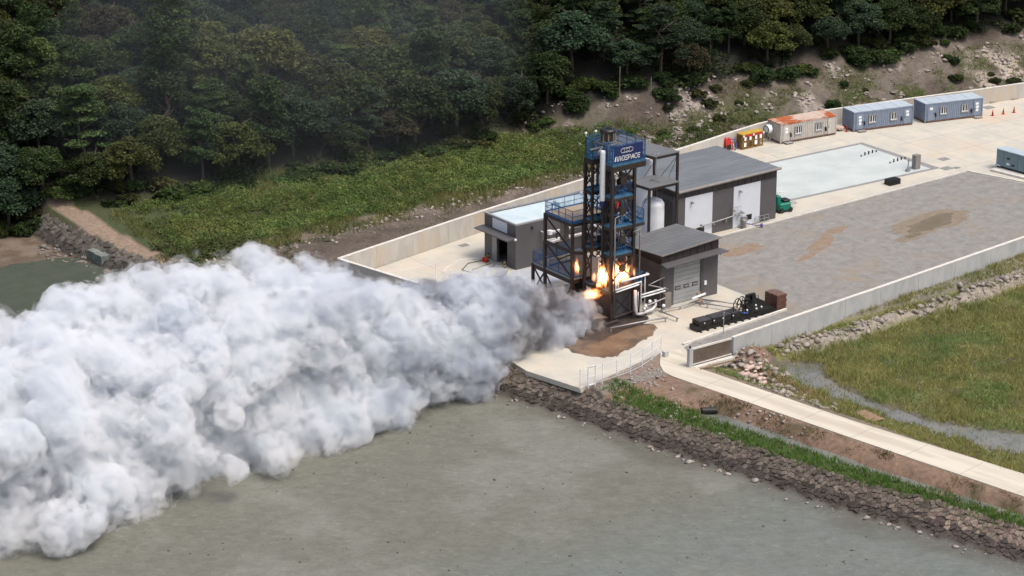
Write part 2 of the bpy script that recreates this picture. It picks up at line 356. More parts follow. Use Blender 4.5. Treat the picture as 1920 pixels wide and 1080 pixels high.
# ---------------------------------------------------------------- terrain
def axis(a,b,st,far):
    c=list(np.arange(a,b+1e-6,st)); d=st
    while c[-1]<far: d*=1.35; c.append(c[-1]+d)
    d=st
    while c[0]>-far: d*=1.35; c.insert(0,c[0]-d)
    return np.array(c)
gx=axis(-95,132,.6,2600); gy=axis(-84,108,.6,2600)
GX,GY=np.meshgrid(gx,gy,indexing='ij'); GZ=H(GX,GY)
def ground_colour(x,y,z):
    n1=fbm(x,y,7,4,11);n2=fbm(x,y,1.7,3,12);n3=fbm(x,y,22,3,13)
    u=SEAX(y)-x;v=y-BACKY(x);w=y-FOOTY(x);fr=FRONTY(x);rx=ROADX(y)
    C=np.zeros(x.shape+(3,));
    def put(mask,c,f=1.0):
        f=np.clip(np.where(mask,f,0),0,1)[...,None]; C[:]=C*(1-f)+np.array(c)*f
    put(np.ones(x.shape,bool),(.22,.20,.17))
    m=(y<fr-.1)&(y<-13.4)
    t=np.clip((x-SEAX(y))/(rx-SEAX(y)),0,1)
    s=m&(x<rx)
    put(s,(.215,.142,.098)); put(s,(.27,.205,.16),sstep(.0,.25,n2+n1)); put(s,(.055,.085,.02),sstep(.4,.3,t+n2*.25)*sstep(-15,-22,y+n1*8)+sstep(.05,.3,n1+n2*.5)*sstep(-18,-24,y)*.6)
    put(s,(.16,.11,.075),sstep(.36,.44,t)*sstep(.66,.6,t)*sstep(-21,-26,y))
    put(s,(.10,.075,.035),sstep(.05,.22,n2+n1*.6)*sstep(.55,.7,t)*.9)
    ms=m&(x>=rx)
    put(ms,(.13,.145,.045)); put(ms,(.165,.155,.05),sstep(-.05,.2,n3)); put(ms,(.045,.085,.02),sstep(.02,.22,n1+n3*.5)); put(ms,(.10,.085,.06),sstep(.1,.3,n2+n1*.4))
    put(ms,(.20,.16,.12),sstep(2.2,.6,x-rx-3.7+n2*2)*.9)
    heap=np.exp(-((x+1.2)/2.4)**2-((y+16.6)/2.2)**2)+np.exp(-((x+2.4)/1.7)**2-((y+21.5)/5)**2)
    put(ms,(.235,.145,.11),sstep(.25,.5,heap+n2*.3))
    bm=sstep(1.9,.6,np.abs(y-(-16.2+.035*(x-4)+fbm(x,y,9,4,1)*1.2)))*sstep(2.5,5,x)*sstep(48,40,x)
    put(ms,(.30,.265,.22),sstep(.25,.6,bm+n2*.7)); put(ms&(pond_mask(x,y)>-.35),(.12,.105,.085),.9)
    put((y<fr+.3)&(x>-7.5)&(y>-16.5)&(x<1.5)&~ms,(.24,.15,.11))
    fe=np.interp(x,[-23,-20.9,-8.3,-7],[-13.4,-13.4,-10.3,-10])
    put((y<fe)&(x<-8)&(y>-13.8),(.25,.19,.155))
    b=v>.1
    put(b,(.115,.092,.07)); put(b,(.085,.066,.05),sstep(0,.2,n1+n2*.5)); put(b,(.17,.135,.11),sstep(.12,.3,n2-n1*.4)*.8)
    q=np.clip(v/np.maximum(FOOTY(x)-BACKY(x),1),0,1)
    put(b,(.05,.062,.02),sstep(.45,.6,q+n1*.3)*(x<42)); put(b,(.19,.15,.125),sstep(.38,.46,q+n2*.25)*sstep(.56,.48,q+n2*.25)*(x<40)*.8)
    rk=b&(x>22)
    f=sstep(22,42,x)
    put(rk,(.135,.113,.092),f); put(rk,(.085,.066,.052),f*sstep(-.06,.14,fbm(x,y,3,4,81))); put(rk,(.30,.26,.225),f*sstep(.04,.2,n2+n1*.6)); put(rk,(.06,.068,.026),f*sstep(.02,.16,fbm(x,y,6,3,31)+n2*.2)*sstep(12,5,v)); put(rk,(.42,.36,.30),sstep(82,96,x+n1*20)*sstep(-.12,.1,n1+n2)*sstep(10,6,v))
    put(b&(x>22)&(x<42),(.23,.17,.15),sstep(0,.2,n1+n2)*sstep(-.5,2,w)*sstep(9,5,w)*.9)
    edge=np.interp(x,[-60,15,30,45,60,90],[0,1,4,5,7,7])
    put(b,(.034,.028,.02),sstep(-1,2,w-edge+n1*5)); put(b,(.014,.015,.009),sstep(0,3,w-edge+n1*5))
    # cove and the dirt track at the far left
    put((u<0)&(x<-24)&(y>28)&~(q>.55),(.14,.115,.08)); put((u<-0.6)&(u>-3.6-n1*2)&(y>46)&(y<72),(.25,.185,.135))
    put((u<-3.4)&(x<-22)&(y>44)&(y<63),(.05,.065,.022),sstep(-.15,.05,n2+n1+.15))
    put((u<-.3)&(x<-22)&(y>28)&(y<47),(.09,.095,.03),.8)
    put((u>-.2)&(u<2.4),(.07,.055,.045))
    md=u>=2.4
    put(md,(.160,.160,.138)); put(md,(.158,.176,.172),sstep(-30,-62,y+n3*40)); put(md,(.195,.195,.175),sstep(.02,.25,n1+n3*.6)); put(md,(.118,.112,.098),sstep(6,2.4,u+n1*6)*.8)  # bluish sheen of the mud is put into the colour
    put(md&(y>38),(.13,.095,.072)); put(md&(y>38),(.19,.15,.12),sstep(.05,.25,n2+n1))
    put(md&(w>0),(.03,.026,.018),sstep(1,6,w))
    return C
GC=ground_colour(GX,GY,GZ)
ni,nj=GX.shape
idx=np.arange(ni*nj).reshape(ni,nj)
Q=np.stack([idx[:-1,:-1],idx[1:,:-1],idx[1:,1:],idx[:-1,1:]],-1).reshape(-1,4)
fx=(GX[:-1,:-1]+GX[1:,1:]).ravel()/2; fy_=(GY[:-1,:-1]+GY[1:,1:]).ravel()/2
fu=SEAX(fy_)-fx; fw_=fy_-FOOTY(fx); fv=fy_-BACKY(fx); ffr=FRONTY(fx); frx=ROADX(fy_)
zone=np.zeros(len(Q),int)
zone[fv>0]=1; zone[(fw_>1)&(fu<=2.3)]=2; zone[(fy_<ffr)&(fy_<-13.4)&(fx>frx)]=3; zone[fu>2.3]=4
P3=np.stack([GX.ravel(),GY.ravel(),GZ.ravel()],1); C3=GC.reshape(-1,3)
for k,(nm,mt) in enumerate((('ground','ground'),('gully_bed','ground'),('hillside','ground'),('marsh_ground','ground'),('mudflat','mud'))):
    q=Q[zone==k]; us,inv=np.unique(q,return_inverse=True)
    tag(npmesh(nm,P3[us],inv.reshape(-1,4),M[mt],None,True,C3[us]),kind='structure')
def hz(x,y): return float(H(np.array([x]),np.array([y]))[0])
def wob(pts,amp=.5,n=7,seed=0):
    rg=random.Random(seed);out=[]
    for i,p in enumerate(pts):
        q=pts[(i+1)%len(pts)]
        for k in range(n):
            t=k/n; out.append((p[0]+(q[0]-p[0])*t+rg.uniform(-amp,amp)*.5,p[1]+(q[1]-p[1])*t+rg.uniform(-amp,amp)*.5))
    return out
# ---------------------------------------------------------------- sheets laid on the ground
def sheet(name,poly,z,m,th=.0,kind='structure'):
    b=MB()
    if th: b.prism(poly,z-th,z)
    else:
        n=len(poly); ar=sum(poly[i][0]*poly[(i+1)%n][1]-poly[(i+1)%n][0]*poly[i][1] for i in range(n))
        if ar<0: poly=poly[::-1]
        b.add([(p[0],p[1],z) for p in poly],[tuple(range(n))])
    return tag(b.build(name,m),kind=kind)
def bk(x,o=-.2): return (x,float(BACKY(x))+o)
def ft(x,o=.2): return (x,float(FRONTY(x))+o)
sheet('concrete_yard',[(-22.2,27.6)]+[bk(x) for x in (0,16.8,34.8,45,51.4,58,63.6,74.6,86.2,93.5,110,125)]+[ft(125),ft(70),ft(45),ft(20),ft(-3),(-8,-14.75),(-8.35,-10.3),(-20.9,-13.3),(-22.35,-6.4),(-21.2,4),(-20.4,18.3)],0,M['yard'],.5)
sheet('gravel_yard',[(10.0,14.3),(62.6,16.3),(66,4),(69.2,ft(69)[1]),ft(45),ft(20),ft(-2.8),(-7.3,-14.5),(-5.5,-10.5),(-3.5,-9.85),(10.4,-8.45),(10.05,-5.1),(9.9,3)],.004,M['gravel'])
road=[(-8.5,-10.4),(-10.6,-12.9),(-11.5,-14.6),(-11.6,-16),(-8.2,-38.2),(-5.2,-56.8),(-1.1,-82),(9,-140),(13,-140),(2.9,-82),(-1.5,-53.3),(-5.2,-35.1),(-8.05,-16),(-7.95,-14.6),(-6.2,-10.7)]
sheet('road',road,.008,M['road'],.16)
for i,(a,b_) in enumerate((((36,20.72),(60.6,19.75)),((60.6,19.75),(60.85,33.6)),((60.85,33.6),(33,34.3)))):
    pass
sheet('pad_border',[(30.9,20.4),(61.2,19.4),(61.3,33.7),(30.9,34.5)],.004,M['border'])
sheet('concrete_pad',[(30.9,21.0),(60.0,20.0),(60.5,33.1),(30.9,33.9)],.008,M['pad'])
sheet('painted_floor',[(-9.3,17.3),(-5.4,19.0),(-1,18.8),(-1,13.4),(-8.4,13.2)],.004,M['paint'])
def blob(cx,cy,rx,ry,rot,seed,n=150,amp=.5):
    out=[];t=math.radians(rot)
    for k in range(n):
        a=2*math.pi*k/n; r=1+amp*2*float(fbm(np.array(math.cos(a)*1.3+seed*7.1),np.array(math.sin(a)*1.3+seed*3.3),.55,5,seed)); r=max(r,.25)
        x,y=rx*r*math.cos(a),ry*r*math.sin(a); out.append((cx+x*math.cos(t)-y*math.sin(t),cy+x*math.sin(t)+y*math.cos(t)))
    return out
sheet('wet_patch',wob([(-15.5,-5.0),(-14.2,-8.0),(-12.6,-8.4),(-10.6,-7.7),(-8.4,-6.9),(-6.0,-5.9),(-4.4,-4.7),(-3.6,-3.4),(-4.6,-2.6),(-8,-2.6),(-12,-1.5),(-15,-1.5)],.45,6,3),.004,M['wet'])
sheet('wet_patch',blob(-12,14.6,3.4,2.6,-50,4),.004,M['wet'])
sheet('soot_stain',wob([(-13,-1.5),(-11.5,-4.2),(-8,-3.3),(-3.6,-2.4),(-2.6,-1.4),(-3.2,.6),(-12,2)],.5,6,13),.008,mat('soot_stain',(.028,.024,.023),.5,(.06,.047,.04),.8))
damp=mat('damp_gravel',(.185,.15,.105),.9,(.22,.185,.14),.9,det=9); rusty=mat('rusty_gravel',(.215,.15,.10),.92,(.245,.195,.15),.9,det=9); pudm=mat('puddle_water',(.135,.10,.05),.15,(.18,.135,.07),.6,spec=.35)
for i,q in enumerate(((43.5,3.9,6.4,2.6,8),(38.5,1.6,2.6,1.0,10),(47.5,5.8,3.0,1.5,-12))): sheet('damp_gravel',blob(*q,11+i),.008+.002*i,damp)
for i,q in enumerate(((28.5,5.9,3.6,.9,28),(24.5,3.6,2.2,.6,20),(33,8.6,2.6,.8,15),(20,9.5,3,1.2,5))): sheet('rusty_gravel',blob(*q,21+i),.006+.0025*i,rusty)
for i,q in enumerate(((44.0,4.0,4.2,1.4,10),(39.3,2.0,1.3,.5,8),(47.6,5.4,1.4,.6,-10))): sheet('puddle',blob(*q,31+i),.016+.002*i,pudm)
b=MB(); rg=random.Random(5)
for x in np.arange(-18,120,6.0):
    y1=float(BACKY(x))-.4; y0=17.5 if x<62 else 14.0
    if x<-2: y0=-2 if x<-9 else 19.5
    if 30<x<61.5: b.beam((x,34.6,.003),(x,y1,.003),.035,.004)
    elif x>61.5 or x<-6: b.beam((x,y0,.003),(x,y1,.003),.035,.004)
for y in (39,36): b.beam((36,y,.003),(60,y,.003),.035,.004)
for y in (30,24,18): b.beam((64,y,.003),(120,y,.003),.035,.004)
for y in range(-20,-80,-6): x=float(ROADX(y)); b.beam((x+.05,y,.010),(x+3.6,y+.6,.010),.04,.004)
tag(b.build('concrete_joints',M['border']),kind='structure')
b=MB(); b.beam((10.1,14.42,.08),(62.7,16.42,.08),.22,.16); b.beam((62.7,16.52,.08),(69.4,-6.5,.08),.22,.16)
tag(b.build('kerb',M['pale_and_lit_top']),kind='structure')
b=MB(); b.beam((10.2,14.85,.005),(62.6,16.85,.005),.2,.006); b.beam((63.1,16.8,.005),(69.8,-6.3,.005),.2,.006); b.beam((-9.2,13.1,.007),(-2.5,11.6,.007),.35,.006)
tag(b.build('drain_channel',M['border']),kind='structure')
b=MB(); b.beam((-5.2,-10.0,.1),(10.4,-8.3,.1),.3,.2); tag(b.build('slab_edge',M['pale_and_lit_top']),kind='structure')
wp=[(3,-16.6),(-6,-25),(-3,-48),(4,-72),(40,-72),(40,-30),(8,-16.6)]
sheet('marsh_water',wp,-1.22,M['water'])
sheet('ditch_water',[(float(SEAX(y))+t*(float(ROADX(y))-float(SEAX(y))),y) for t,ys in ((.32,range(-23,-84,-4)),(.70,range(-83,-22,4))) for y in ys],-.93,M['water'])
sheet('cove_water',wob([(-37.5,42),(-60,44),(-58,55),(-49,59.6),(-46,60.2),(-43.5,59.6),(-41,59.2),(-38.7,57.2),(-37.9,52)],.4,5,4),-2.3,mat('cove_water',(.075,.09,.07),.08,(.09,.10,.08),.4))
# ---------------------------------------------------------------- perimeter walls
def wall(name,label,path,zt,zb,mt,seg,outer,group=None,th=.35,form=.75):
    """path in plan; zt/zb functions of x; outer=+1 puts the form-board strips on the left of the path direction"""
    r=thing(name,label,'wall',(path[0][0],path[0][1],0),0,group)
    for a,b_ in zip(path[:-1],path[1:]):
        a=V(*a);b2=V(*b_);L=np.linalg.norm(b2-a);d=(b2-a)/L;nrm=V(-d[1],d[0]);n=max(1,round(L/seg))
        for k in range(n):
            s0=L*k/n+(.008 if k else 0);s1=L*(k+1)/n-.012;p=a+d*s0;q=a+d*s1
            z0,z1=zt(p[0]),zt(q[0]);y0=zb
            m=MB();c=[p-nrm*th/2,q-nrm*th/2,q+nrm*th/2,p+nrm*th/2]
            m.add([(*c[0],y0),(*c[1],y0),(*c[2],y0),(*c[3],y0),(*c[0],z0-.07),(*c[1],z1-.07),(*c[2],z1-.07),(*c[3],z0-.07)],
               [(3,2,1,0),(4,5,6,7),(0,1,5,4),(1,2,6,5),(2,3,7,6),(3,0,4,7)])
            ns=max(2,round((s1-s0)/form))
            for side in (-1,1):
                o=nrm*side*(th/2+.006)
                for j in range(ns):
                    t0=(j+.015)/ns;t1=(j+.985)/ns
                    p0=p+(q-p)*t0+o;p1=p+(q-p)*t1+o
                    za,zb_=(z0+(z1-z0)*t0-.09),(z0+(z1-z0)*t1-.09)
                    mid=y0+(za-y0)*.52
                    for (l,h0,h1) in ((y0,mid-.008,mid-.008),(mid+.008,za,zb_)):
                        fc=(0,1,2,3) if side<0 else (3,2,1,0)
                        m.add([(*p0,l),(*p1,l),(*p1,h1),(*p0,h0)],[fc])
            w=m.build('wall_segment',mt,r)
            cp=MB();c=[p-nrm*(th/2+.02),q-nrm*(th/2+.02),q+nrm*(th/2+.02),p+nrm*(th/2+.02)]
            cp.add([(*c[0],z0-.07),(*c[1],z1-.07),(*c[2],z1-.07),(*c[3],z0-.07),(*c[0],z0),(*c[1],z1),(*c[2],z1),(*c[3],z0)],
               [(3,2,1,0),(4,5,6,7),(0,1,5,4),(1,2,6,5),(2,3,7,6),(3,0,4,7)])
            cp.build('pale_and_lit_top',M['pale_and_lit_top'],w,local=False)  # strip added along the wall top, sky-lit brightness put into its colour
    return r
ztb=lambda x: float(np.interp(x,[20,40],[2.5,2.15]))
bp=[(-18.6,9.5),(-20.6,18.3),(-22.55,27.9),(0,32.6),(16.8,35.6),(34.8,39.4),(45,41.6),(51.4,42.7),(58,43.0),(63.6,42.3),(74.6,40.4),(86.2,38.1),(93.5,36.9),(125,32)]
wall('perimeter_wall','long pale concrete wall at the back, between the yard and the muddy gully',bp,ztb,-.9,M['wallc'],6.0,1,None)
fp=[(-2.9,-14.95),(19.8,-12.6),(44.9,-9.8),(125,0)]
wall('perimeter_wall','pale grey concrete wall in front, between the gravel yard and the green marsh',fp,lambda x:1.9,-1.1,M['wallg'],6.0,1,None)
# gate and its post
g=thing('sliding_gate','brown sheet sliding gate standing at the end of the front concrete wall','gate',(-5.7,-15.05,0))
m=MB(); m.box(-8.2,-3.2,-15.08,-15.0,.22,1.72); m.build('gate_sheet',M['brownp'],g)
m=MB()
for q in ((-8.3,-3.1,1.72,1.9),(-8.3,-3.1,.1,.22)): m.box(q[0],q[1],-15.13,-14.95,q[2],q[3])
m.box(-8.3,-8.2,-15.13,-14.95,.22,1.72); m.build('gate_frame',M['pale_and_lit_top'],g)
m=MB(); m.box(-8.75,-8.34,-15.25,-14.85,-.2,1.95); p=m.build('gate_post',M['wallg'],g)
m=MB(); m.lathe([(.09,0),(.09,.2),(.05,.3)],(-8.55,-15.05,1.95),10); m.build('gate_lamp',M['black'],g)
m=MB(); m.box(-7.5,-7.4,-15.12,-15.08,.8,.95); m.build('gate_handle',M['gal'],g)
m=MB(); m.box(-8.3,-2.5,-15.75,-15.25,-.5,.06); tag(m.build('gate_plinth',M['pale_and_lit_top']),'low concrete plinth under the brown sliding gate','plinth')
# ---------------------------------------------------------------- front workshop building
fb=thing('workshop_building','dark grey workshop with a pale roller door and a canopy, right of the burning tower','building',(4,3.6,0))
rz=lambda p:5.97+.062*p[0]-.065*p[1]
T=.2
m=MB(); m.box(0,1.8,0,T,0,4.95); m.box(5.5,7.9,0,T,0,4.95); m.box(1.8,5.5,0,T,4.5,4.95)
m.box(0,T,T,7.2,0,4.95); m.box(7.9-T,7.9,T,7.2,0,4.95); m.box(T,7.9-T,7.2-T,7.2,0,4.95)
m.build('wall',M['dark'],fb)
m=MB(); m.box(0.0,7.9,-.0,.12,0,.1)
m=MB(); m.prism([(.06,.06),(7.84,.06),(7.84,7.14),(.06,7.14)],4.9,lambda p:rz(p)-.16); m.build('upper_wall',M['fascia'],fb)
n=8
for k in range(n):
    x0,x1=7.9*k/n+.03,7.9*(k+1)/n-.03; m=MB()
    m.add([(x0,-.06,4.97),(x1,-.06,4.97),(x1,-.06,rz((x1,0))-.2),(x0,-.06,rz((x0,0))-.2),(x0,.05,4.97),(x1,.05,4.97),(x1,.05,rz((x1,0))-.2),(x0,.05,rz((x0,0))-.2)],[(0,1,2,3),(7,6,5,4),(0,4,5,1),(1,5,6,2),(2,6,7,3),(3,7,4,0)])
    m.build('fascia_panel',M['fascia'],fb)
for k in range(12):
    x0,x1=-.25+8.35*k/12,-.25+8.35*(k+1)/12-.025
    m=MB(); m.prism([(x0,-.25),(x1,-.25),(x1,7.3),(x0,7.3)],lambda p:rz(p)-.14,rz); m.build('roof_panel',M['roof2'],fb)
m=MB(); m.beam((-.25,-.3,rz((-.25,-.3))-.05),(8.1,-.3,rz((8.1,-.3))-.05),.1,.14); m.build('eave_trim',M['gutter'],fb)
m=MB(); m.beam((-.32,-.3,rz((-.3,-.3))-.12),(-.32,7.3,rz((-.3,7.3))-.12),.1,.24); m.build('side_trim',M['fascia'],fb)
m=MB(); m.prism([(-.3,-1.25),(8.35,-1.25),(8.0,-.0),(-.1,-.0)],lambda p:4.88+.03*p[0]+.07*p[1],lambda p:4.98+.03*p[0]+.07*p[1]); m.build('canopy',M['dark'],fb)
nd=9
for k in range(nd):
    z0=.05+4.44*k/nd; m=MB(); m.box(1.8,5.5,.06,.14,z0+.018,z0+4.44/nd-.012); d=m.build('door_panel',M['door'],fb)
    if k==3:
        for wx in (2.0,3.2,4.4):
            m=MB(); m.box(wx,wx+.75,.02,.06,1.62,1.98); w=m.build('window',M['black'],d)
            m=MB(); m.box(wx+.08,wx+.67,.008,.02,1.68,1.92)
m=MB()
for wx in (2.0,3.2,4.4): m.box(wx+.08,wx+.67,.01,.018,1.69,1.91)
m.build_each('door_glass',M['gal'],fb)
m=MB(); m.box(5.5,5.85,-.07,0,0,4.6); m.build('door_jamb',M['dark2'],fb)
m=MB(); m.box(5.98,6.3,-.12,-.003,1.4,1.85); m.build('control_box',M['wpaint'],fb)
m=MB(); m.box(.25,1.1,-.5,-.06,0.05,1.68); tag(m.build('electric_cabinet',M['gutter'],None,bevel=.02),'beige electric cabinet against the workshop front wall','cabinet')
m=MB(); m.tube([(7.75,.0,4.6),(7.95,-.25,4.6)],.06,6); m.sphere((8.0,-.3,4.55),.1); m.build('wall_lamp',M['gal'],fb)
m=MB(); m.box(-.02,-.12,0,.9,0,4.9); m.box(-.12,-.003,4.6,7.2,0,4.9); m.build_each('side_cladding',M['dark2'],fb)
# ---------------------------------------------------------------- hall
hl=thing('hall_building','large dark grey hall with two white wall panels and a wide low roof','building',(23,21.6,0))
X0,X1,Y0,Y1=15.8,30.7,16.2,27.1
hz_=lambda p:6.02+.014*(p[0]-X0)
m=MB(); m.box(X0,X1,Y0,Y0+.2,0,5.1); m.box(X0,X0+.2,Y0+.2,Y1,0,5.1); m.box(X1-.2,X1,Y0+.2,Y1,0,5.1); m.box(X0+.2,X1-.2,Y1-.2,Y1,0,5.1); m.build('wall',M['dark'],hl)
m=MB(); m.prism([(X0+.03,Y0+.03),(X1-.03,Y0+.03),(X1-.03,Y1-.03),(X0+.03,Y1-.03)],5.05,lambda p:hz_(p)-.16); m.build('upper_wall',M['fascia'],hl)
n=15
for k in range(n):
    x0,x1=X0+(X1-X0)*k/n+.03,X0+(X1-X0)*(k+1)/n-.03; m=MB(); m.box(x0,x1,Y0-.08,Y0+.02,5.1,5.86+.014*(x0-X0)); m.build('fascia_panel',M['fascia'],hl)
n=14
for k in range(n):
    y0,y1=Y0-.3+(Y1-Y0+.6)*k/n,Y0-.3+(Y1-Y0+.6)*(k+1)/n-.03
    m=MB(); m.prism([(X0-.25,y0),(X1+.25,y0),(X1+.25,y1),(X0-.25,y1)],lambda p:hz_(p)-.14,hz_); m.build('roof_panel',M['roof'],hl)
m=MB(); m.tube([(X0-.3,Y0-.38,5.98),(X1+.3,Y0-.38,6.19)],.16,10); m.build('gutter',M['gutter'],hl)
m=MB(); m.beam((X1+.28,Y0-.3,6.1),(X1+.28,Y1+.3,6.1),.08,.24); m.build('roof_edge',M['fascia'],hl)
for x0,x1 in ((16.8,20.9),(24.1,28.2)):
    m=MB(); m.box(x0,x1,Y0-.05,Y0-.003,.06,5.08); pnl=m.build('white_panel',M['white'],hl)
    for sx in (.8,):
        m=MB(); m.box(x0+sx,x0+sx+.25,Y0-.35,Y0-.05,4.35,4.5); m.sphere((x0+sx+.12,Y0-.4,4.4),.12); m.build('flood_lamp',M['gal'],pnl)
for x0,x1,z0,z1 in ((18.55,19.7,.5,1.2),(26.1,26.95,.68,1.3)):
    m=MB(); m.box(x0,x1,Y0-.09,Y0-.05,z0,z1); m.build('vent_opening',M['black'],hl)
m=MB(); m.box(25.3,26.1,Y0-.3,Y0-.055,.6,1.2); m.build('meter_box',M['gal'],hl)
m=MB(); m.box(X0-.03,X0-.003,17.2,20.4,.1,4.4); m.build('side_door',M['dark2'],hl)
m=MB(); m.box(X1+.003,X1+.05,Y0,Y1,.0,5.05); m.build('side_cladding',M['dark2'],hl)
# pipework on the hall front
pw=thing('wall_pipework','grey pipe run with valves low along the hall front','pipework',(22,15.9,0))
m=MB(); m.tube([(16.5,15.9,1.25),(19,15.9,1.3),(23.9,15.9,1.65),(24.4,15.9,1.9),(25.6,15.9,1.7)],.075,8); m.build('pipe',M['gal'],pw,smooth=True)
m=MB()
for x in (17.4,19.2,21,22.8): m.box(x-.05,x+.05,15.85,16.15,1.1,1.5)
m.build_each('bracket',M['greyp'],pw)
m=MB(); m.tube([(23.8,15.9,.9),(23.8,15.9,2.7),(25.1,15.9,2.6)],.04,6); m.tube([(24.4,15.8,1.2),(25.0,15.8,2.2)],.05,6)
for x,z in ((24.2,1.8),(24.8,1.6),(25.2,1.9),(24.0,2.3)): m.sphere((x,15.8,z),.13,8,5)
m.build_each('valve',M['gal'],pw)
m=MB(); m.lathe([(.32,0),(.32,1.0),(.2,1.1)],(25.2,15.5,.02),12); m.build('filter_pot',M['gutter'],pw)
m=MB(); m.tube([(25.4,15.6,.6),(26.6,15.0,.25),(27.0,14.6,.3)],.06,6); m.sphere((27.1,14.5,.3),.22,8,5); m.build('drain_hose',M['hose'],pw)
fr=thing('metal_rack','row of small wire racks leaning at the foot of the hall','rack',(28.4,15.8,0))
for k in range(3):
    x=27.3+k*.75; m=MB()
    for a,b_ in (((x,15.9,.05),(x,15.95,.85)),((x+.65,15.9,.05),(x+.65,15.95,.85)),((x,15.9,.05),(x+.65,15.9,.05)),((x,15.95,.85),(x+.65,15.95,.85)),((x,15.92,.45),(x+.65,15.92,.45))): m.beam(a,b_,.05)
    m.build('frame',M['greyp'],fr)
# ---------------------------------------------------------------- left flat-roofed building
lb=thing('pump_building','flat roofed dark grey building with an open doorway, left of the tower','building',(4,22,0))
x0,x1,y0,y1,h=-5,13,19.1,25.0,5.1
m=MB(); m.box(x0,x1,y0,y0+.25,0,h); m.box(x0,x1,y1-.25,y1,0,h); m.box(x1-.25,x1,y0+.25,y1-.25,0,h)
m.box(x0,x0+.25,y0+.25,20.68,0,h); m.box(x0,x0+.25,22.57,y1-.25,0,h); m.box(x0,x0+.25,20.68,22.57,2.95,h); m.build('wall',M['dark'],lb)
m=MB(); m.box(x0+.25,x1-.25,y0+.25,y1-.25,4.9,5.0); m.build('roof_deck',M['membrane'],lb)
m=MB()
for q in ((x0-.03,x1+.03,y0-.03,y0+.2),(x0-.03,x1+.03,y1-.2,y1+.03),(x0-.03,x0+.2,y0+.2,y1-.2),(x1-.2,x1+.03,y0+.2,y1-.2)): m.box(*q,h,h+.17)
m.build('parapet',M['greyp'],lb)
m=MB(); m.box(x0-.04,x0-.003,20.68,23.42,3.85,5.02); m.build('white_panel',M['white'],lb)
m=MB(); m.prism([(x0-1.25,y0-.1),(x0,y0-.1),(x0,25.25),(x0-1.25,25.25)],lambda p:3.62+.1*(p[0]+5),lambda p:3.74+.1*(p[0]+5)); m.build('canopy',M['dark'],lb)
m=MB(); m.box(x0-.09,x0-.01,22.6,23.45,.05,2.9); m.build('door_leaf',M['greyp'],lb)
m=MB(); m.box(x0+.25,x0+3,y0+.3,y1-.3,.01,.03); m.build('inside_floor',M['border'],lb)
m=MB(); m.box(x0+3,x0+3.1,y0+.3,y1-.3,.03,4.85); m.build('inside_wall',M['dark2'],lb)
m=MB(); m.box(x0+2.93,x0+2.99,21.6,22.3,1.9,2.9); m.build('inside_window',M['wpaint'],lb)
m=MB(); m.sphere((x0-.12,19.0,3.55),.16,8,5); m.build('wall_lamp',M['wpaint'],lb)
m=MB(); m.sphere((-2.8,18.98,4.55),.16,8,5); m.box(-2.9,-2.7,18.98,19.1,4.5,4.7); m.build_each('camera_bracket',M['black'],lb)
m=MB(); m.box(3.2,4.6,21.9,23.2,5.0,5.55); m.build('roof_hatch',M['membrane'],lb,bevel=.03)
m=MB(); m.tube([(-.95,19.02,5.2),(-.95,19.02,3.6)],.05,6); m.build('downpipe',M['black'],lb)
# lagged ducts between that building and the tower
dp=thing('lagged_pipework','pair of fat silver lagged pipes running from the flat roofed building into the tower','pipework',(1,18.4,0))
for dz,yy in ((3.75,18.3),(2.75,18.1)):
    m=MB(); m.tube([(-.9,19,dz),(-.8,yy,dz),(4.5,yy,dz+.15),(4.5,9,dz+.15),(-3.8,8.2,dz+.15)],.2,10); m.build('pipe',M['pipe'],dp,smooth=True)
m=MB(); m.lathe([(.1,0),(.3,.05),(.3,.5),(.1,.55)],(-.8,18.4,3.5),12); m.build_each('valve',M['wpaint'],dp)
m=MB(); m.tube([(-1.6,19,3.9),(-1.6,18.5,3.9),(-1.6,18.5,3.0),(-.9,18.5,2.9),(2,18.4,2.9)],.08,6); m.build('bypass_pipe',M['wpaint'],dp,smooth=True)
m=MB()
for x in (0,2.2,4.2): m.beam((x,18.2,0),(x,18.2,3.9),.12); m.beam((x,17.8,2.5),(x,19.1,2.5),.1)
m.build_each('support',M['steel'],dp)
# ---------------------------------------------------------------- canopies and tanks
def canopy(name,label,x0,x1,y0,y1,z,ties):
    r=thing(name,label,'canopy',((x0+x1)/2,(y0+y1)/2,0))
    zf=lambda p:z-.04*(p[1]-y0)
    m=MB(); m.prism([(x0-.15,y0-.2),(x1+.15,y0-.2),(x1+.15,y1+.2),(x0-.15,y1+.2)],lambda p:zf(p)-.1,zf); m.build('roof_sheet',M['roof2'],r)
    m=MB()
    for a,b_ in (((x0,y0),(x1,y0)),((x0,y1),(x1,y1)),((x0,y0),(x0,y1)),((x1,y0),(x1,y1))): m.beam((*a,zf(a)-.25),(*b_,zf(b_)-.25),.16,.28)
    m.build_each('roof_beam',M['steel'],r)
    for a in ((x0,y0),(x1,y0),(x0,y1),(x1,y1)): m=MB(); m.beam((*a,0),(*a,zf(a)-.12),.24); m.build('column',M['steel'],r)
    m=MB()
    for a,b_ in ties: m.tube([a,b_],.03,5)
    m.build_each('tie_rod',M['steel'],r)
    return r
canopy('tank_canopy','tall narrow grey roof on dark posts, over the rear white tank',9.6,12.95,13.1,23.2,12.0,[((12.9,13.1,11.5),(12.9,20,4)),((9.6,13.1,11.4),(9.6,19,4)),((9.6,13.1,5),(12.95,13.1,11.6))])
sc=canopy('tank_canopy','lower grey roof on dark posts, over the front white tank',5.9,9.85,9.35,13.0,10.0,[((5.9,9.35,9.5),(5.9,13,3)),((9.85,9.4,9.4),(9.85,12.6,2))])
m=MB(); m.tube([(8.0,10.8,9.95),(8.0,10.8,13.2)],.035,6)
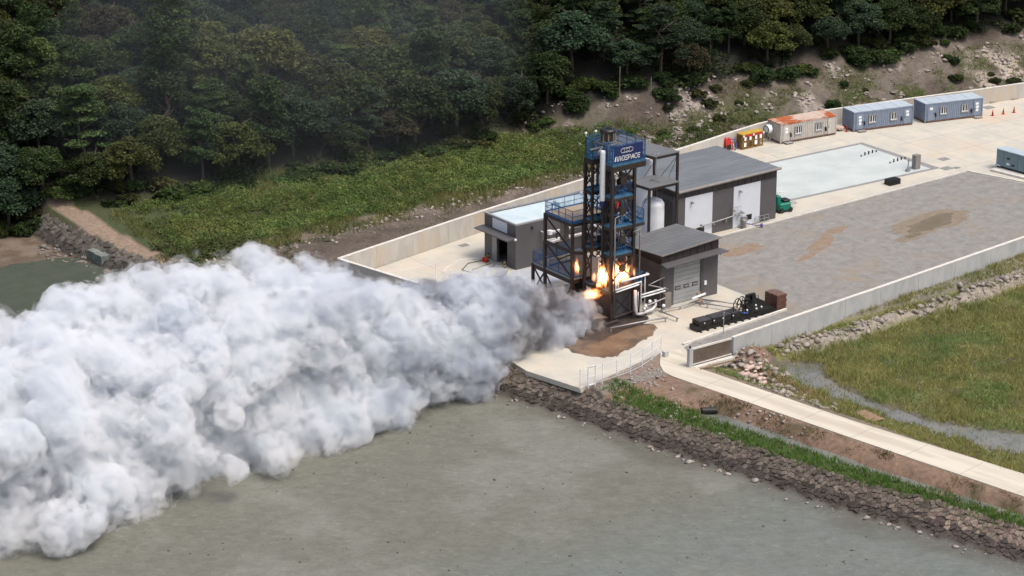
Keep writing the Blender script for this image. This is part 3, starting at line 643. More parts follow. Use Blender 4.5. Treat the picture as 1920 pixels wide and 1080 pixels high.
mast=thing('weather_mast','thin mast on a small frame standing on the lower tank canopy','mast',(8,10.8,9.95))
m.build('pole',M['gal'],mast); m=MB(); m.beam((7.2,10.8,9.99),(8.9,10.8,9.99),.08); m.beam((8,10,10.0),(8,11.7,10.0),.08); m.build('foot_frame',M['gal'],mast)
m=MB(); m.tube([(7.6,10.8,13.1),(8.5,10.8,13.1)],.03,5); m.sphere((7.6,10.8,13.15),.08,6,4); m.build('sensor',M['gal'],mast)
def tank(label,c,r_,zt):
    t=thing('storage_tank',label,'tank',(c[0],c[1],0),0,'white upright storage tanks')
    m=MB(); m.lathe([(r_,.5),(r_,zt-.75),(r_*.97,zt-.55),(r_*.8,zt-.25),(r_*.45,zt-.05),(.05,zt)],(*c,0),28); m.build('shell',M['tank'],t,smooth=False)
    for k in range(4):
        a=k*1.57+.5; m=MB(); m.beam((c[0]+r_*.8*math.cos(a),c[1]+r_*.8*math.sin(a),0),(c[0]+r_*.8*math.cos(a),c[1]+r_*.8*math.sin(a),.6),.2); m.build('leg',M['steel'],t)
    m=MB(); m.tube([(c[0]+r_,c[1]-.2,zt*.45),(c[0]+r_+.35,c[1]-.3,zt*.45)],.09,8); m.build('nozzle',M['wpaint'],t)
    return t
tank('front white tank with a domed top, below the lower grey canopy',(8.15,11.4),1.25,7.9)
tank('rear white tank with a domed top, behind the lower grey canopy',(12.2,17.7),1.12,10.1)
# ---------------------------------------------------------------- test tower
TX0,TX1,TY0,TY1=-6.8,-3.9,-.1,4.4
DECKS=(17.0,13.5,10.3,7.3,4.2)
tw=thing('test_tower','tall dark steel tower with blue railed decks, fire burning at its foot','tower',(-5.3,2.2,0))
def rail(p,q,z,h,parent,m_='blue',step=.16,toe=True,rails=(1.0,.5),name='railing'):
    p=V(*p);q=V(*q);L=np.linalg.norm(q-p);m=MB()
    n=max(1,round(L/1.3))
    for k in range(n+1): t=p+(q-p)*k/n; m.beam((*t,z),(*t,z+h),.05)
    for f in rails: m.beam((*p,z+h*f),(*q,z+h*f),.05)
    nb=int(L/step)
    for k in range(1,nb): t=p+(q-p)*k/nb; m.beam((*t,z+.05),(*t,z+h),.022)
    if toe: m.beam((*p,z+.09),(*q,z+.09),.02,.15)
    return m.build(name,M[m_],parent)
def deck(poly,z,parent,mt='deck',edge='bluelt',bt=.3):
    m=MB(); m.prism(poly,z-.06,z); m.build('deck_plate',M[mt],parent)
    n=len(poly);m=MB();m2=MB()
    for i in range(n):
        a,b_=poly[i],poly[(i+1)%n]
        m.beam((*a,z-.09),(*b_,z-.09),.07,.17); m2.beam((*a,z-.18-bt/2),(*b_,z-.18-bt/2),.16,bt)
    m.build('deck_edge',M[edge],parent); m2.build('deck_beam',M['steel'],parent)
def col(x,y,z0,z1,w=.3): m=MB(); m.beam((x,y,z0),(x,y,z1),w); m.build('column',M['steel'],tw)
for x,y in ((TX0,TY0),(TX1,TY0),(TX0,TY1),(TX1,TY1)): col(x,y,0,16.7,.3)
for y in (1.35,3.2): col(TX0,y,4,16.7,.24)
col(TX0+1.0,1.9,2.5,18,.34); col(TX1,2.2,0,16.7,.24)
def xbrace(a,b_,z0,z1,plate=True,w=.13):
    a=V(*a);b_=V(*b_)
    for p,q in (((*a,z0),(*b_,z1)),((*b_,z0),(*a,z1))): m=MB(); m.beam(p,q,w); m.build('brace',M['steel'],tw)
    if plate:
        c=(a+b_)/2;d=(b_-a)/np.linalg.norm(b_-a);zc=(z0+z1)/2;nn=V(-d[1],d[0])*.09;m=MB();o=[]
        for s in (-1,1):
            o+=[(*(c+d*u+nn*s),zc+v) for u,v in ((-.42,-.12),(-.12,-.42),(.12,-.42),(.42,-.12),(.42,.12),(.12,.42),(-.12,.42),(-.42,.12))]
        m.add(o,[tuple(range(8))[::-1],tuple(range(8,16))]+[(i,(i+1)%8,8+(i+1)%8,8+i) for i in range(8)]); m.build('gusset_plate',M['steel'],tw)
for z0,z1 in ((4.2,7.0),(7.5,10.0),(10.5,13.2),(13.7,16.6)): xbrace((TX0,TY0),(TX1,TY0),z0,z1)
for z0,z1 in ((4.2,7.0),(7.5,10.0),(10.5,13.2),(13.7,16.6)):
    xbrace((TX0,TY0),(TX0,1.35),z0,z1,False,.1); xbrace((TX0,3.2),(TX0,TY1),z0,z1,False,.1); xbrace((TX1,TY0),(TX1,2.2),z0,z1,False,.1); xbrace((TX1,TY1),(TX0,TY1),z0,z1,False,.11)
xbrace((TX0,TY0),(TX1,TY0),.3,3.0,False,.12)
# decks
deck([(TX0-.05,TY0-.1),(-2.56,TY0-.1),(-2.56,TY1+.1),(TX0-.05,TY1+.1),(TX0-.05,3.2),(TX0+1.1,3.2),(TX0+1.1,1.35),(TX0-.05,1.35)],17.0,tw,'bluelt',bt=.55)
for z in (13.5,7.3): deck([(TX0,TY0),(TX1,TY0),(TX1,TY1),(TX0,TY1),(TX0,3.2),(TX0+1.1,3.2),(TX0+1.1,1.35),(TX0,1.35)],z,tw,'bluelt')
deck([(TX0,TY0),(-2.5,TY0),(-2.5,TY1),(TX0,TY1),(TX0,3.2),(TX0+1.1,3.2),(TX0+1.1,1.35),(TX0,1.35)],10.3,tw,'bluelt')
deck([(TX0,TY0),(-2.45,TY0),(-2.45,TY1),(TX0,TY1),(TX0,3.2),(TX0+1.1,3.2),(TX0+1.1,1.35),(TX0,1.35)],3.3,tw,'char')
# cage on the top deck
for p,q in (((TX0,TY0-.05),(-2.56,TY0-.05)),((-2.56,TY0),(-2.56,TY1)),((-2.56,TY1),(TX0,TY1)),((TX0,TY1),(TX0,3.2)),((TX0,3.2),(TX0+1.1,3.2)),((TX0,1.35),(TX0+1.1,1.35)),((TX0,1.35),(TX0,TY0))):
    rail(p,q,17.0,2.05,tw,'blue',.13,True,(1.0,.72,.45,.2),'cage_railing')
for z in (13.5,7.3):
    rail((TX0+.2,TY0+.15),(TX1-.1,TY0+.15),z,1.2,tw); rail((TX1-.1,TY0+.2),(TX1-.1,TY1),z,1.2,tw); rail((TX1,TY1-.1),(TX0,TY1-.1),z,1.2,tw)
rail((TX0+.2,TY0+.15),(-2.5,TY0+.15),10.3,1.25,tw); rail((-2.5,TY0+.1),(-2.5,TY1),10.3,1.25,tw); rail((-2.5,TY1-.1),(TX0,TY1-.1),10.3,1.25,tw)
rail((-3.6,TY0+.1),(-2.45,TY0+.1),3.3,1.3,tw,'blue',.1); rail((-2.45,TY0+.1),(-2.45,TY1),3.3,1.3,tw,'blue',.1)
rail((TX0+1.2,1.3),(TX1-.2,1.3),7.3,1.2,tw); rail((TX0+1.2,3.2),(TX0+1.2,1.4),13.5,1.2,tw)
# mast side: hoist frame carrying the round drum, and clutter in the tower
m=MB()
for a,b_ in (((TX0+.3,1.0,17.0),(TX0+.3,1.0,18.7)),((TX0+1.5,1.0,17),(TX0+1.5,1.0,18.9)),((TX0+.3,3.0,17),(TX0+.3,3.0,18.7)),((TX0+1.5,3,17),(TX0+1.5,3,18.9)),((TX0-.8,1.3,18.2),(TX0+1.6,2.6,18.8)),((TX0-.8,2.6,18.2),(TX0+1.6,1.2,18.8)),((TX0+.3,.9,18.75),(TX0+.3,3.1,18.75)),((TX0+1.5,.9,18.85),(TX0+1.5,3.1,18.85)),((TX0+.2,1,18.8),(TX0+1.6,1,18.8)),((TX0+.2,3,18.8),(TX0+1.6,3,18.8))): m.beam(a,b_,.12)
m.build_each('hoist_frame',M['gal'],tw)
dr=thing('round_drum','black round drum with bronze side windows on the very top of the tower','drum',(-5.75,2.05,18.9))
m=MB(); m.lathe([(.76,.0),(.76,.12)],(-5.75,2.05,18.9),24); m.build('base_ring',M['gutter'],dr)
m=MB(); m.lathe([(.7,.12),(.7,1.0)],(-5.75,2.05,18.9),24); m.build('window_band',M['brass'],dr)
for k in range(8):
    a=k*.785+.2; m=MB(); m.beam((-5.75+.73*math.cos(a),2.05+.73*math.sin(a),19.02),(-5.75+.73*math.cos(a),2.05+.73*math.sin(a),19.9),.1); m.build('mullion',M['gutter'],dr)
m=MB(); m.lathe([(.8,1.0),(.84,1.04),(.84,1.22),(.72,1.36),(.3,1.4),(.28,1.3),(.02,1.3)],(-5.75,2.05,18.9),24); m.build('cap',M['black'],dr,smooth=False)
rk=thing('rocket_stage','slim white rocket stage hanging upright in the notch of the tower','rocket',(-7.15,1.75,12.4))
m=MB(); m.lathe([(.26,13.0),(.28,13.1),(.28,18.2),(.24,18.35)],(-7.15,1.1,0),20); m.build('body',M['wpaint'],rk,smooth=False)
m=MB(); m.lathe([(.05,12.2),(.16,12.3),(.27,12.45),(.27,12.98)],(-7.15,1.1,0),16); m.build('tail',M['navy'],rk)
m=MB(); m.beam((-7.15,1.1,16.0),(-6.2,1.4,16.0),.1); m.beam((-7.15,1.1,13.6),(-6.2,1.4,13.6),.1); m.build_each('clamp',M['steel'],rk)
rg=random.Random(4)
for k in range(46):
    z=rg.choice(DECKS[1:])+.05; x=rg.uniform(TX0+1.2,TX1-.4); y=rg.uniform(TY0+.5,TY1-.3); w=rg.uniform(.12,.4); hgt=rg.uniform(.2,1.5)
    m=MB(); m.box(x-w/2,x+w/2,y-w/2,y+w/2,z,z+hgt); m.build('equipment_box',M[rg.choice(['steel','steel','char','greyp','blue','gal','black'])],tw)
for k in range(26):
    x=rg.uniform(TX0+.2,TX1-.2);y=rg.uniform(TY0+.3,TY1-.2);z=rg.uniform(4,12.5);m=MB()
    m.tube([(x,y,z),(x,y,z+rg.uniform(1,4)),(x+rg.uniform(-1.2,1.2),y+rg.uniform(-.6,.6),z+rg.uniform(1,4))],rg.uniform(.03,.08),6); m.build('feed_pipe',M[rg.choice(['gal','steel','wpaint','steel','pipe'])],tw)
m=MB(); m.lathe([(.4,-.14),(.38,.05),(.2,.22),(.03,.28)],(TX0+1.6,.5,11.4),14); m.build('dish',M['wpaint'],tw)
m=MB(); m.box(TX0+.5,TX0+.62,-.28,-.2,12.3,13.1); m.build('warning_plate',M['red'],tw)
m=MB(); m.tube([(TX0+.6,-.1,12.2),(TX0+.9,-.1,12.9)],.08,6); m.build('hook',M['red'],tw)
m=MB(); m.box(TX0-.12,TX0-.02,1.9,3.0,3.7,6.4); m.build('control_panel',M['gal'],tw)
# white upright pipes on the front corner
m=MB(); m.tube([(TX0+.2,-.42,2.0),(TX0+.2,-.42,11.4),(TX0+.75,-.42,11.5)],.075,8); m.build('riser_pipe',M['gutter'],tw,smooth=True)
m=MB(); m.tube([(TX1+.55,-.5,4.5),(TX1+.55,-.5,9.6),(TX1-.3,-.5,9.45)],.07,8); m.build('riser_pipe',M['gutter'],tw,smooth=True)
for k in range(4):
    m=MB(); m.tube([(TX0+.05,-.3,17.2+.0),(TX0-.15+k*0,-.5,17.2)],.05,5)
for x,y in ((TX0,TY1),(TX0+1.3,TY1),(-2.6,TY0)):
    m=MB(); m.beam((x,y,19.05),(x,y,19.3),.05); m.sphere((x,y,19.4),.15,8,5); m.build_each('deck_lamp',M['wpaint'] if x<-3 else M['black'],tw)
m=MB(); m.beam((TX0-.05,TY1+.1,13.1),(TX0-.5,TY1+.1,13.1),.1); m.sphere((TX0-.45,TY1+.1,13.0),.2,8,5); m.build('flood_lamp',M['wpaint'],tw)
# flame bucket behind sooty sheets at the foot
m=MB(); m.box(TX0+.3,TX1+.05,TY0-.02,TY0+.06,.05,2.95); m.build('blast_sheet',M['char'],tw)
m=MB(); m.box(TX0+.5,TX1-.2,.4,3.9,.1,2.6); m.build('flame_bucket',M['char'],tw)
m=MB(); m.tube([(TX0+.3,-.25,.35),(TX1+.2,-.25,.6)],.12,8); m.tube([(TX0-1.5,-.9,.25),(TX0+.4,-.75,.3)],.08,6); m.tube([(TX0-1.5,-1.2,.25),(TX0+.4,-1.0,.3)],.08,6); m.build_each('floor_pipe',M['steel'],tw)
# side platform, left of the tower
LX0,LX1,LY0,LY1=-7.75,-2.6,5.3,10.05
for x,y,zt in ((LX0,LY0,9.5),(LX0,LY1,9.5),(LX1,LY0,9.5),(LX1,LY1,9.5),(LX0,12.2,3.3),(LX1,12.2,3.3)): col(x,y,0,zt,.28)
deck([(LX0,LY0),(LX1,LY0),(LX1,LY1),(LX0,LY1)],9.6,tw,'deck','blue'); deck([(LX0,LY0),(LX1,LY0),(LX1,12.2),(LX0,12.2)],3.4,tw,'deck','greyp',.42)
for p,q in (((LX0,LY0),(LX0,LY1)),((LX0,LY1),(LX1,LY1)),((LX0,LY0),(TX0+.5,LY0)),((LX1,LY0),(LX1,LY1))): rail(p,q,9.6,1.25,tw)
for p,q in (((LX0,LY0),(LX0,LY1)),((LX0,LY1),(LX0,12.2)),((LX0,12.2),(LX1,12.2)),((LX0,LY0),(TX0+.5,LY0)),((LX0+.6,LY1),(LX1,LY1))): rail(p,q,3.4,1.25,tw)
m=MB(); m.beam((LX0,LY0,6.3),(LX0,LY1,6.3),.2,.3); m.beam((LX1,LY0,6.3),(LX1,LY1,6.3),.2,.3); m.beam((LX0,LY0,6.3),(TX0,LY0-.9,6.3),.2,.3); m.build_each('mid_beam',M['steel'],tw)
def diag(a,b_,w=.13): m=MB(); m.beam(a,b_,w); m.build('brace',M['steel'],tw)
diag((LX0,LY1,9.2),(LX0,LY0,6.4)); diag((LX0,LY1,6.2),(LX0,LY0,3.5)); diag((LX0,LY0,6.2),(LX0,7.7,4.9)); diag((LX0,12.2,3.0),(LX0,9.2,.2)); diag((LX0,12.1,.2),(LX0,10.1,2.9)); diag((LX0,LY1,2.9),(LX0,7.6,.1)); diag((LX0,LY0,2.9),(LX0,6.8,.2)); diag((LX0,LY0,2.9),(LX0+1.7,LY0,.2)); diag((LX1,LY1,9.2),(LX1,LY0,6.4)); diag((LX1,LY1,6.2),(LX1,LY0,3.5))
m=MB(); m.box(-5.6,-4.9,9.6,10.3,6.0,8.6); m.build('cable_cabinet',M['gutter'],tw)
m=MB(); m.box(-4.6,-3.6,8.8,9.4,3.45,4.9); m.build('equipment_box',M['greyp'],tw); m=MB(); m.tube([(-5.5,6.2,3.5),(-5.5,6.2,6.6)],.11,8); m.build('feed_pipe',M['wpaint'],tw)
m=MB()
for k in range(9): m.beam((-5.8+.1*k,7.4,.0),(-6.2+.18*k,7.2,2.9),.11)
m.build('cable_drop',M['black'],tw)
# sign on the cage
sg=thing('logo_sign','blue sign with a white ring emblem and INNOSPACE lettering on the top cage','sign',(-4.85,-.25,18))
m=MB(); m.box(-6.72,-2.95,-.235,-.205,17.25,18.95); m.build('sign_mesh',M['navy'],sg)
def stroke(polys,ox,oz,sx,sz,w,slant=.18):
    m=MB()
    for pl in polys:
        P2=[(ox+(x+slant*z)*sx,oz+z*sz) for x,z in pl]
        for (a,b_),(c,d) in zip(P2[:-1],P2[1:]):
            L=math.hypot(c-a,d-b_)+1e-9;ux,uz=(c-a)/L,(d-b_)/L; e=w*.35; a2,b2,c2,d2=a-ux*e,b_-uz*e,c+ux*e,d+uz*e; nx,nz=-uz*w/2,ux*w/2
            m.add([(a2+nx,-.262,b2+nz),(a2-nx,-.262,b2-nz),(c2-nx,-.262,d2-nz),(c2+nx,-.262,d2+nz),(a2+nx,-.24,b2+nz),(a2-nx,-.24,b2-nz),(c2-nx,-.24,d2-nz),(c2+nx,-.24,d2+nz)],[(0,1,2,3),(7,6,5,4),(0,4,5,1),(1,5,6,2),(2,6,7,3),(3,7,4,0)])
    return m
LET=dict(I=[[(.1,0),(.1,1)]],n=[[(0,0),(0,1),(.42,1),(.58,.85),(.58,0)]],
 O=[[(.15,0),(0,.15),(0,.85),(.15,1),(.6,1),(.75,.85),(.75,.15),(.6,0),(.15,0)]],S=[[(.72,1),(.15,1),(0,.88),(0,.62),(.15,.5),(.57,.5),(.72,.38),(.72,.12),(.57,0),(0,0)]],
 P=[[(0,0),(0,.25)],[(0,.45),(0,1),(.57,1),(.74,.86),(.74,.56),(.6,.42),(.2,.42)]],A=[[(0,0),(.34,1),(.46,1),(.78,0)],[(.16,.3),(.66,.3)]],
 C=[[(.72,1),(.17,1),(0,.84),(0,.16),(.17,0),(.7,0)]],E=[[(.7,1),(.17,1),(0,.84),(0,.16),(.17,0),(.7,0)],[(0,.5),(.62,.5)]])
x=-6.66
for ch,wd in zip('InnOSPACE',(.30,.98,.98,1.02,1.0,1.0,1.0,.98,.9)):
    stroke(LET[ch],x,17.4,.41,.44,.075).build('letter',M['wpaint'],sg); x+=wd*.41
rings=MB()
for cx_,rx_ in ((-5.45,.42),(-5.08,.36),(-4.66,.42)):
    pts=[]
    for k in range(25):
        a=k*2*math.pi/24; px=math.cos(a); pts.append((cx_+rx_*px,-.0+18.42+.24*math.sin(a)*(1-.25*abs(px)**3)))
    rings.v+=[];
    s_=stroke([[(p[0],p[1]) for p in pts]],0,0,1,1,.06,0); rings.add(s_.v,s_.f)
rings.build('emblem',M['wpaint'],sg)
# white pipe rack in front of the tower's foot
pr=thing('pipe_rack','rack of white and silver pipes between the tower foot and the workshop','pipework',(-3,-1,0))
for pts,r_,mt in (([(-6.2,-1,4.5),(-2.5,-1,4.62),(-2.5,-.6,4.62)],.12,'wpaint'),([(-6.9,-1,3.75),(-3.5,-1,4.0),(-3.5,-1,1.6)],.09,'wpaint'),([(-6.9,-1.15,3.55),(-3.9,-1.15,3.8)],.08,'wpaint'),
   ([(-3.5,-1,2.5),(-.2,-1,2.6)],.09,'wpaint'),([(-3.5,-1,2.2),(-.2,-1,2.3)],.09,'wpaint'),([(-2.9,-.9,4.6),(-2.9,-.9,1.4),(-2.4,-1,1.2),(-.2,-1,1.5)],.06,'pipe'),([(-2.5,-1,3.4),(-.1,-.7,3.7)],.05,'gal'),([(-2.5,-1,3.4),(-.3,-1.6,2.7)],.05,'gal'),
   ([(-4.25,-1,3.2),(-4.25,-1,1.0),(-4.1,-1,.55),(-3.7,-1,.4),(-1.9,-1,.55),(-1.4,-.9,.9),(-1.3,-.7,1.5)],.17,'pipe'),([(-3.8,-.9,2.9),(-3.8,-.9,1.2)],.06,'pipe'),([(-6.8,-.9,4.4),(-6.8,-.9,3.5)],.06,'pipe'),([(-6.45,-.9,4.4),(-6.45,-.9,3.5)],.06,'pipe')):
    m=MB(); m.tube(pts,r_,9); m.build('pipe',M[mt],pr,smooth=True)
for c in ((-3.1,-1.1,.9),(-2.9,-1.05,1.15),(-2.2,-.9,1.5),(-.55,-1.2,.75)): m=MB(); m.sphere(c,.2,9,6); m.build('valve',M['wpaint' if c[0]>-3 else 'pipe'],pr)
for x_ in (-2.6,-3.55,-.4): m=MB(); m.beam((x_,-.75,0),(x_,-.75,4.5 if x_<-1 else 3.6),.14); m.build('post',M['steel'],pr)
m=MB(); m.tube([(-2.0+.35*math.cos(a*.5),-.85,1.1+.35*math.sin(a*.5)) for a in range(13)],.04,5); m.build('hand_wheel',M['gal'],pr)
# long low pipe on stub posts
lp=thing('low_pipe','low grey pipe on short posts crossing the pale slab before the workshop','pipework',(2,-3,0))
for pts in ([(-8.8,-2.6,.45),(-4.6,-3.1,.45),(-2.0,-3.6,.45)],[(-1.5,-1.6,.5),(-1.2,-4.4,.45)],[(-.9,-1.3,.4),(2.2,-1.6,.4),(4.6,-1.2,.4)],[(3.5,-1.6,.4),(5.6,-5.6,.5)],[(4.6,-1.2,.4),(6.6,-4.8,.5)]): m=MB(); m.tube(pts,.09,8); m.build('pipe',M['gal'],lp,smooth=True)
for x_,y_ in ((-8.73,-2.6),(-4.76,-3.1),(-2.26,-3.6),(-1.2,-4.2),(1.5,-1.5),(4.07,-2.9),(5.4,-5.3),(4.6,-1.2)): m=MB(); m.beam((x_,y_,0),(x_,y_,.5),.11); m.build('post',M['greyp'],lp)
tt=thing('test_piece','white pipe section lying across a brown timber trestle by the roller door','pipe section',(3.9,-1.4,0))
m=MB(); m.tube([(2.9,-1.75,.95),(5.1,-1.3,.95)],.13,10); m.build('pipe',M['wpaint'],tt,smooth=True)
m=MB(); m.beam((4.0,-1.9,0),(4.6,-1.0,1.2),.14); m.beam((4.5,-1.9,0),(4.1,-1.0,1.2),.14); m.build('trestle',M['wood'],tt)
# ---------------------------------------------------------------- site containers
def container(name,label,loc,rz,L,wm,rm,group,rusty,door_left_step,papers):
    r=thing(name,label,'container',loc,rz,group); D=2.9;Hh=2.6
    m=MB(); m.box(.05,L-.05,.05,D-.05,.2,Hh-.1); m.build('body',wm,r,local=True)
    # pressed ribs on the front, leaving doors and windows clear
    doors=((.45,1.4),(L-1.4,L-.45)); wins=((2.3,3.3),(5.6,6.6))
    m=MB(); x=.25
    while x<L-.3:
        c=any(a-.12<x+.06<b_+.12 for a,b_ in doors)
        w=any(a-.1<x+.06<b_+.1 for a,b_ in wins)
        if w: m.box(x,x+.13,-.0,.06,.25,.85); m.box(x,x+.13,0,.06,2.05,Hh-.15)
        elif not c: m.box(x,x+.13,0,.06,.25,Hh-.15)
        x+=.29
    m.build('front_ribs',wm,r,local=True)['kind']='stuff'
    m=MB(); y=.3
    while y<D-.3: m.box(0,.06,y,y+.13,.25,Hh-.15); m.box(L-.06,L,y,y+.13,.25,Hh-.15); y+=.29
    m.build('end_ribs',wm,r,local=True)['kind']='stuff'
    for x,y in ((0,-.02),(L-.14,-.02),(0,D-.12),(L-.14,D-.12)):
        m=MB(); m.box(x,x+.14,y,y+.14,.05,Hh); m.build('corner_post',wm,r,local=True)
    m=MB(); m.box(.14,L-.14,-.02,.1,.08,.26); m.box(.0,.1,.12,D-.12,.08,.26); m.box(L-.1,L,.12,D-.12,.08,.26); m.build('base_rail',M['rustbase'],r,local=True)
    m=MB(); m.box(.14,L-.14,-.03,.08,Hh-.14,Hh); m.box(-.01,.1,.12,D-.12,Hh-.14,Hh); m.build('top_rail',wm if not rusty else rm,r,local=True)
    n=9
    for k in range(n):
        m=MB(); m.box(.02+(L-.04)*k/n+.015,.02+(L-.04)*(k+1)/n-.02,.0,D,Hh-.05,Hh+.04+.012*(k%2)); m.build('roof_panel',rm,r,local=True)
    for i,(a,b_) in enumerate(doors):
        m=MB(); m.box(a,b_,-.045,.045,.27,2.3); d=m.build('door',wm,r,local=True)
        m=MB(); m.box(a-.06,a,-.06,.05,.27,2.36); m.box(b_,b_+.06,-.06,.05,.27,2.36); m.box(a-.06,b_+.06,-.06,.05,2.3,2.38); m.build('door_frame',wm,d,local=True)
        for k in range(papers[i]):
            m=MB(); m.box(a+.25+.04*k,a+.68+.04*(k%2),-.058,-.048,1.75-.45*k,2.05-.42*k); m.build('notice',M['paper'],d,local=True)
        hx=b_-.1 if i==0 else a+.05
        m=MB(); m.box(hx,hx+.07,-.1,-.045,1.1,1.3); m.build('handle',M['black'],d,local=True)
        ex=b_+.2 if i==0 else a-.4
        m=MB(); m.lathe([(.09,0),(.1,.1),(.1,.4),(.04,.5)],(ex,-.14,.75),8); m.box(ex-.07,ex+.07,-.1,0,.8,1.3); m.build('extinguisher',M['black'],r,local=True)
    for a,b_ in wins:
        m=MB(); m.box(a,b_,-.02,.07,.95,1.95); w=m.build('window',M['glass'],r,local=True)
        m=MB()
        for q in ((a-.06,b_+.06,.88,.96),(a-.06,b_+.06,1.94,2.02),(a-.06,a+.02,.96,1.94),(b_-.02,b_+.06,.96,1.94)): m.box(q[0],q[1],-.09,-.0,q[2],q[3])
        m.build('frame',M['greyp'],w,local=True)
        m=MB(); m.box((a+b_)/2-.05,(a+b_)/2+.05,-.06,-.022,.97,1.93); m.box(a+.02,b_-.02,-.06,-.022,1.0,1.1); m.box(a+.1,a+.16,-.06,-.022,1.1,1.93); m.box(b_-.2,b_-.14,-.06,-.022,1.1,1.93); m.build('sash',M['wpaint'],w,local=True)
    sx=.5 if door_left_step else L-1.5
    m=MB(); m.box(sx,sx+1.1,-.75,-.1,.1,.18)
    for q in ((sx+.03,-.7),(sx+1.0,-.7),(sx+.03,-.2),(sx+1.0,-.2)): m.box(q[0],q[0]+.06,q[1],q[1]+.06,0,.1)
    m.build('step',M['greyp'],r,local=True)
    for k in range(4):
        xx=.3+(L-.8)*k/3; m=MB(); m.box(xx,xx+.3,.1,.4,0,.1); m.box(xx,xx+.3,D-.5,D-.2,0,.1); m.build('foot',M['rustbase'],r,local=True)
    return r
g='site containers in a row along the back wall'
c1=container('site_container','beige site container with a rusty orange roof, leftmost of the row',(52.2,39.3,.02),R(-5.8),9.0,M['cw'],M['rustroof'],g,True,True,(2,0))
container('site_container','blue grey site container between the beige one and the other blue one',(63.75,37.9,.02),R(-12.5),9.1,M['cb'],M['cbroof'],g,False,True,(3,2))
container('site_container','blue grey site container farthest along the row, next to the open yard with cones',(74.3,35.4,.02),R(-14),8.9,M['cb'],M['cbroof'],g,False,False,(1,3))
m=MB(); ac=thing('outdoor_fan_unit','round pale fan unit on the end wall of the beige container','fan unit',(51.6,40.9,1.3))
m.lathe([(.1,-.35),(.55,-.3),(.6,0),(.55,.3),(.1,.34)],(0,0,0),16)
mm=MB(); mm.v=[(51.55+z,41.0+y,1.75+x) for x,y,z in m.v]; mm.f=m.f; mm.build('casing',M['tank'],ac)
m=MB(); m.tube([(51.2,41.0+.5*math.cos(a*.5236),1.75+.5*math.sin(a*.5236)) for a in range(12)],.05,6,True); m.build('grille_ring',M['black'],ac)
m=MB(); m.beam((51.9,41.0,0.02),(51.9,41,1.3),.15); m.box(51.3,52.0,40.7,41.3,1.1,1.2); m.build('stand',M['greyp'],ac)
# gas bottle cage
gc=thing('bottle_cage','yellow barred gas bottle cage with white notices, left of the beige container','cage',(46.45,40.15,0))
m=MB(); m.box(46.45,50.0,40.15,41.3,1.93,2.02); m.build('roof',M['yellow'],gc)
m=MB(); m.box(46.5,49.95,41.2,41.26,.1,1.93); m.box(46.5,49.95,40.2,41.25,.08,.14); m.build('back',M['amber'],gc)
m=MB()
for x in (46.5,47.35,48.2,49.1,49.95):
    for y in (40.2,41.25): m.box(x-.05,x+.05,y-.05,y+.05,0,1.93)
for z in (.12,1.0,1.85): m.box(46.5,49.95,40.17,40.23,z-.04,z+.04); m.box(46.47,46.53,40.2,41.25,z-.04,z+.04)
m.build('frame',M['amber'],gc)
m=MB()
for k in range(34): x=46.5+k*3.45/34; m.beam((x,40.2,.1),(x,40.2,1.9),.025)
for k in range(10): y=40.2+k*.105; m.beam((46.5,y,.1),(46.5,y,1.9),.025)
m.build('bars',M['amber'],gc)['kind']='stuff'
for k in range(8):
    x=46.8+k*.42; m=MB(); m.lathe([(.14,.14),(.14,1.2),(.05,1.35),(.05,1.5)],(x,40.75,0),10); m.build('gas_bottle',M['amber'] if k%3 else M['gal'],gc)
for x0,x1,z0,z1 in ((46.75,47.1,1.15,1.62),(47.6,47.95,1.15,1.6),(48.55,48.9,1.1,1.6),(49.35,49.7,1.1,1.62),(46.7,47.1,.35,.9),(48.5,48.95,.4,.95)):
    m=MB(); m.box(x0,x1,40.11,40.13,z0,z1); m.build('notice',M['paper'],gc)
m=MB(); m.box(46.55,49.95,40.08,40.12,1.68,1.9); m.build('warning_strip',M['red'],gc)
m=MB()
for x in (46.5,48.15,49.85): m.box(x,x+.22,40.05,40.075,1.66,1.92)
m.build_each('warning_sign',M['paper'],gc)
# pump with hose
pm=thing('hose_pump','red pump with a loop of purple hose beside the back wall','pump',(45.2,41.3,0))
m=MB(); m.box(44.3,45.3,40.9,41.6,.75,1.35); m.sphere((44.6,41.2,1.45),.3,8,5); m.sphere((45.1,41.2,1.4),.28,8,5); m.build('engine',M['red'],pm,bevel=.04)
m=MB(); m.box(44.4,45.3,41.0,41.5,.2,.72); m.build('motor_block',M['black'],pm)
m=MB()
for q in ((44.3,40.85,44.3,41.65),(45.4,40.85,45.4,41.65)): m.beam((q[0],q[1],.15),(q[2],q[3],.15),.1); m.beam((q[0],q[1],0),(q[0],q[1],1.2),.07); m.beam((q[2],q[3],0),(q[2],q[3],1.2),.07)
m.build_each('skid',M['red'],pm)
m=MB(); m.tube([(45.3+.9*math.cos(t)*.75,41.2-.05*k,.7+.75*math.sin(t)) for k,t in enumerate(np.linspace(2.4,-1.3,14))],.085,8); m.build('hose',M['hose'],pm,smooth=True)
m=MB(); m.tube([(45.4,41.0,1.2),(45.6,40.9,.6),(45.7,40.8,.05)],.06,6); m.build('pale_hose',M['wpaint'],pm,smooth=True)
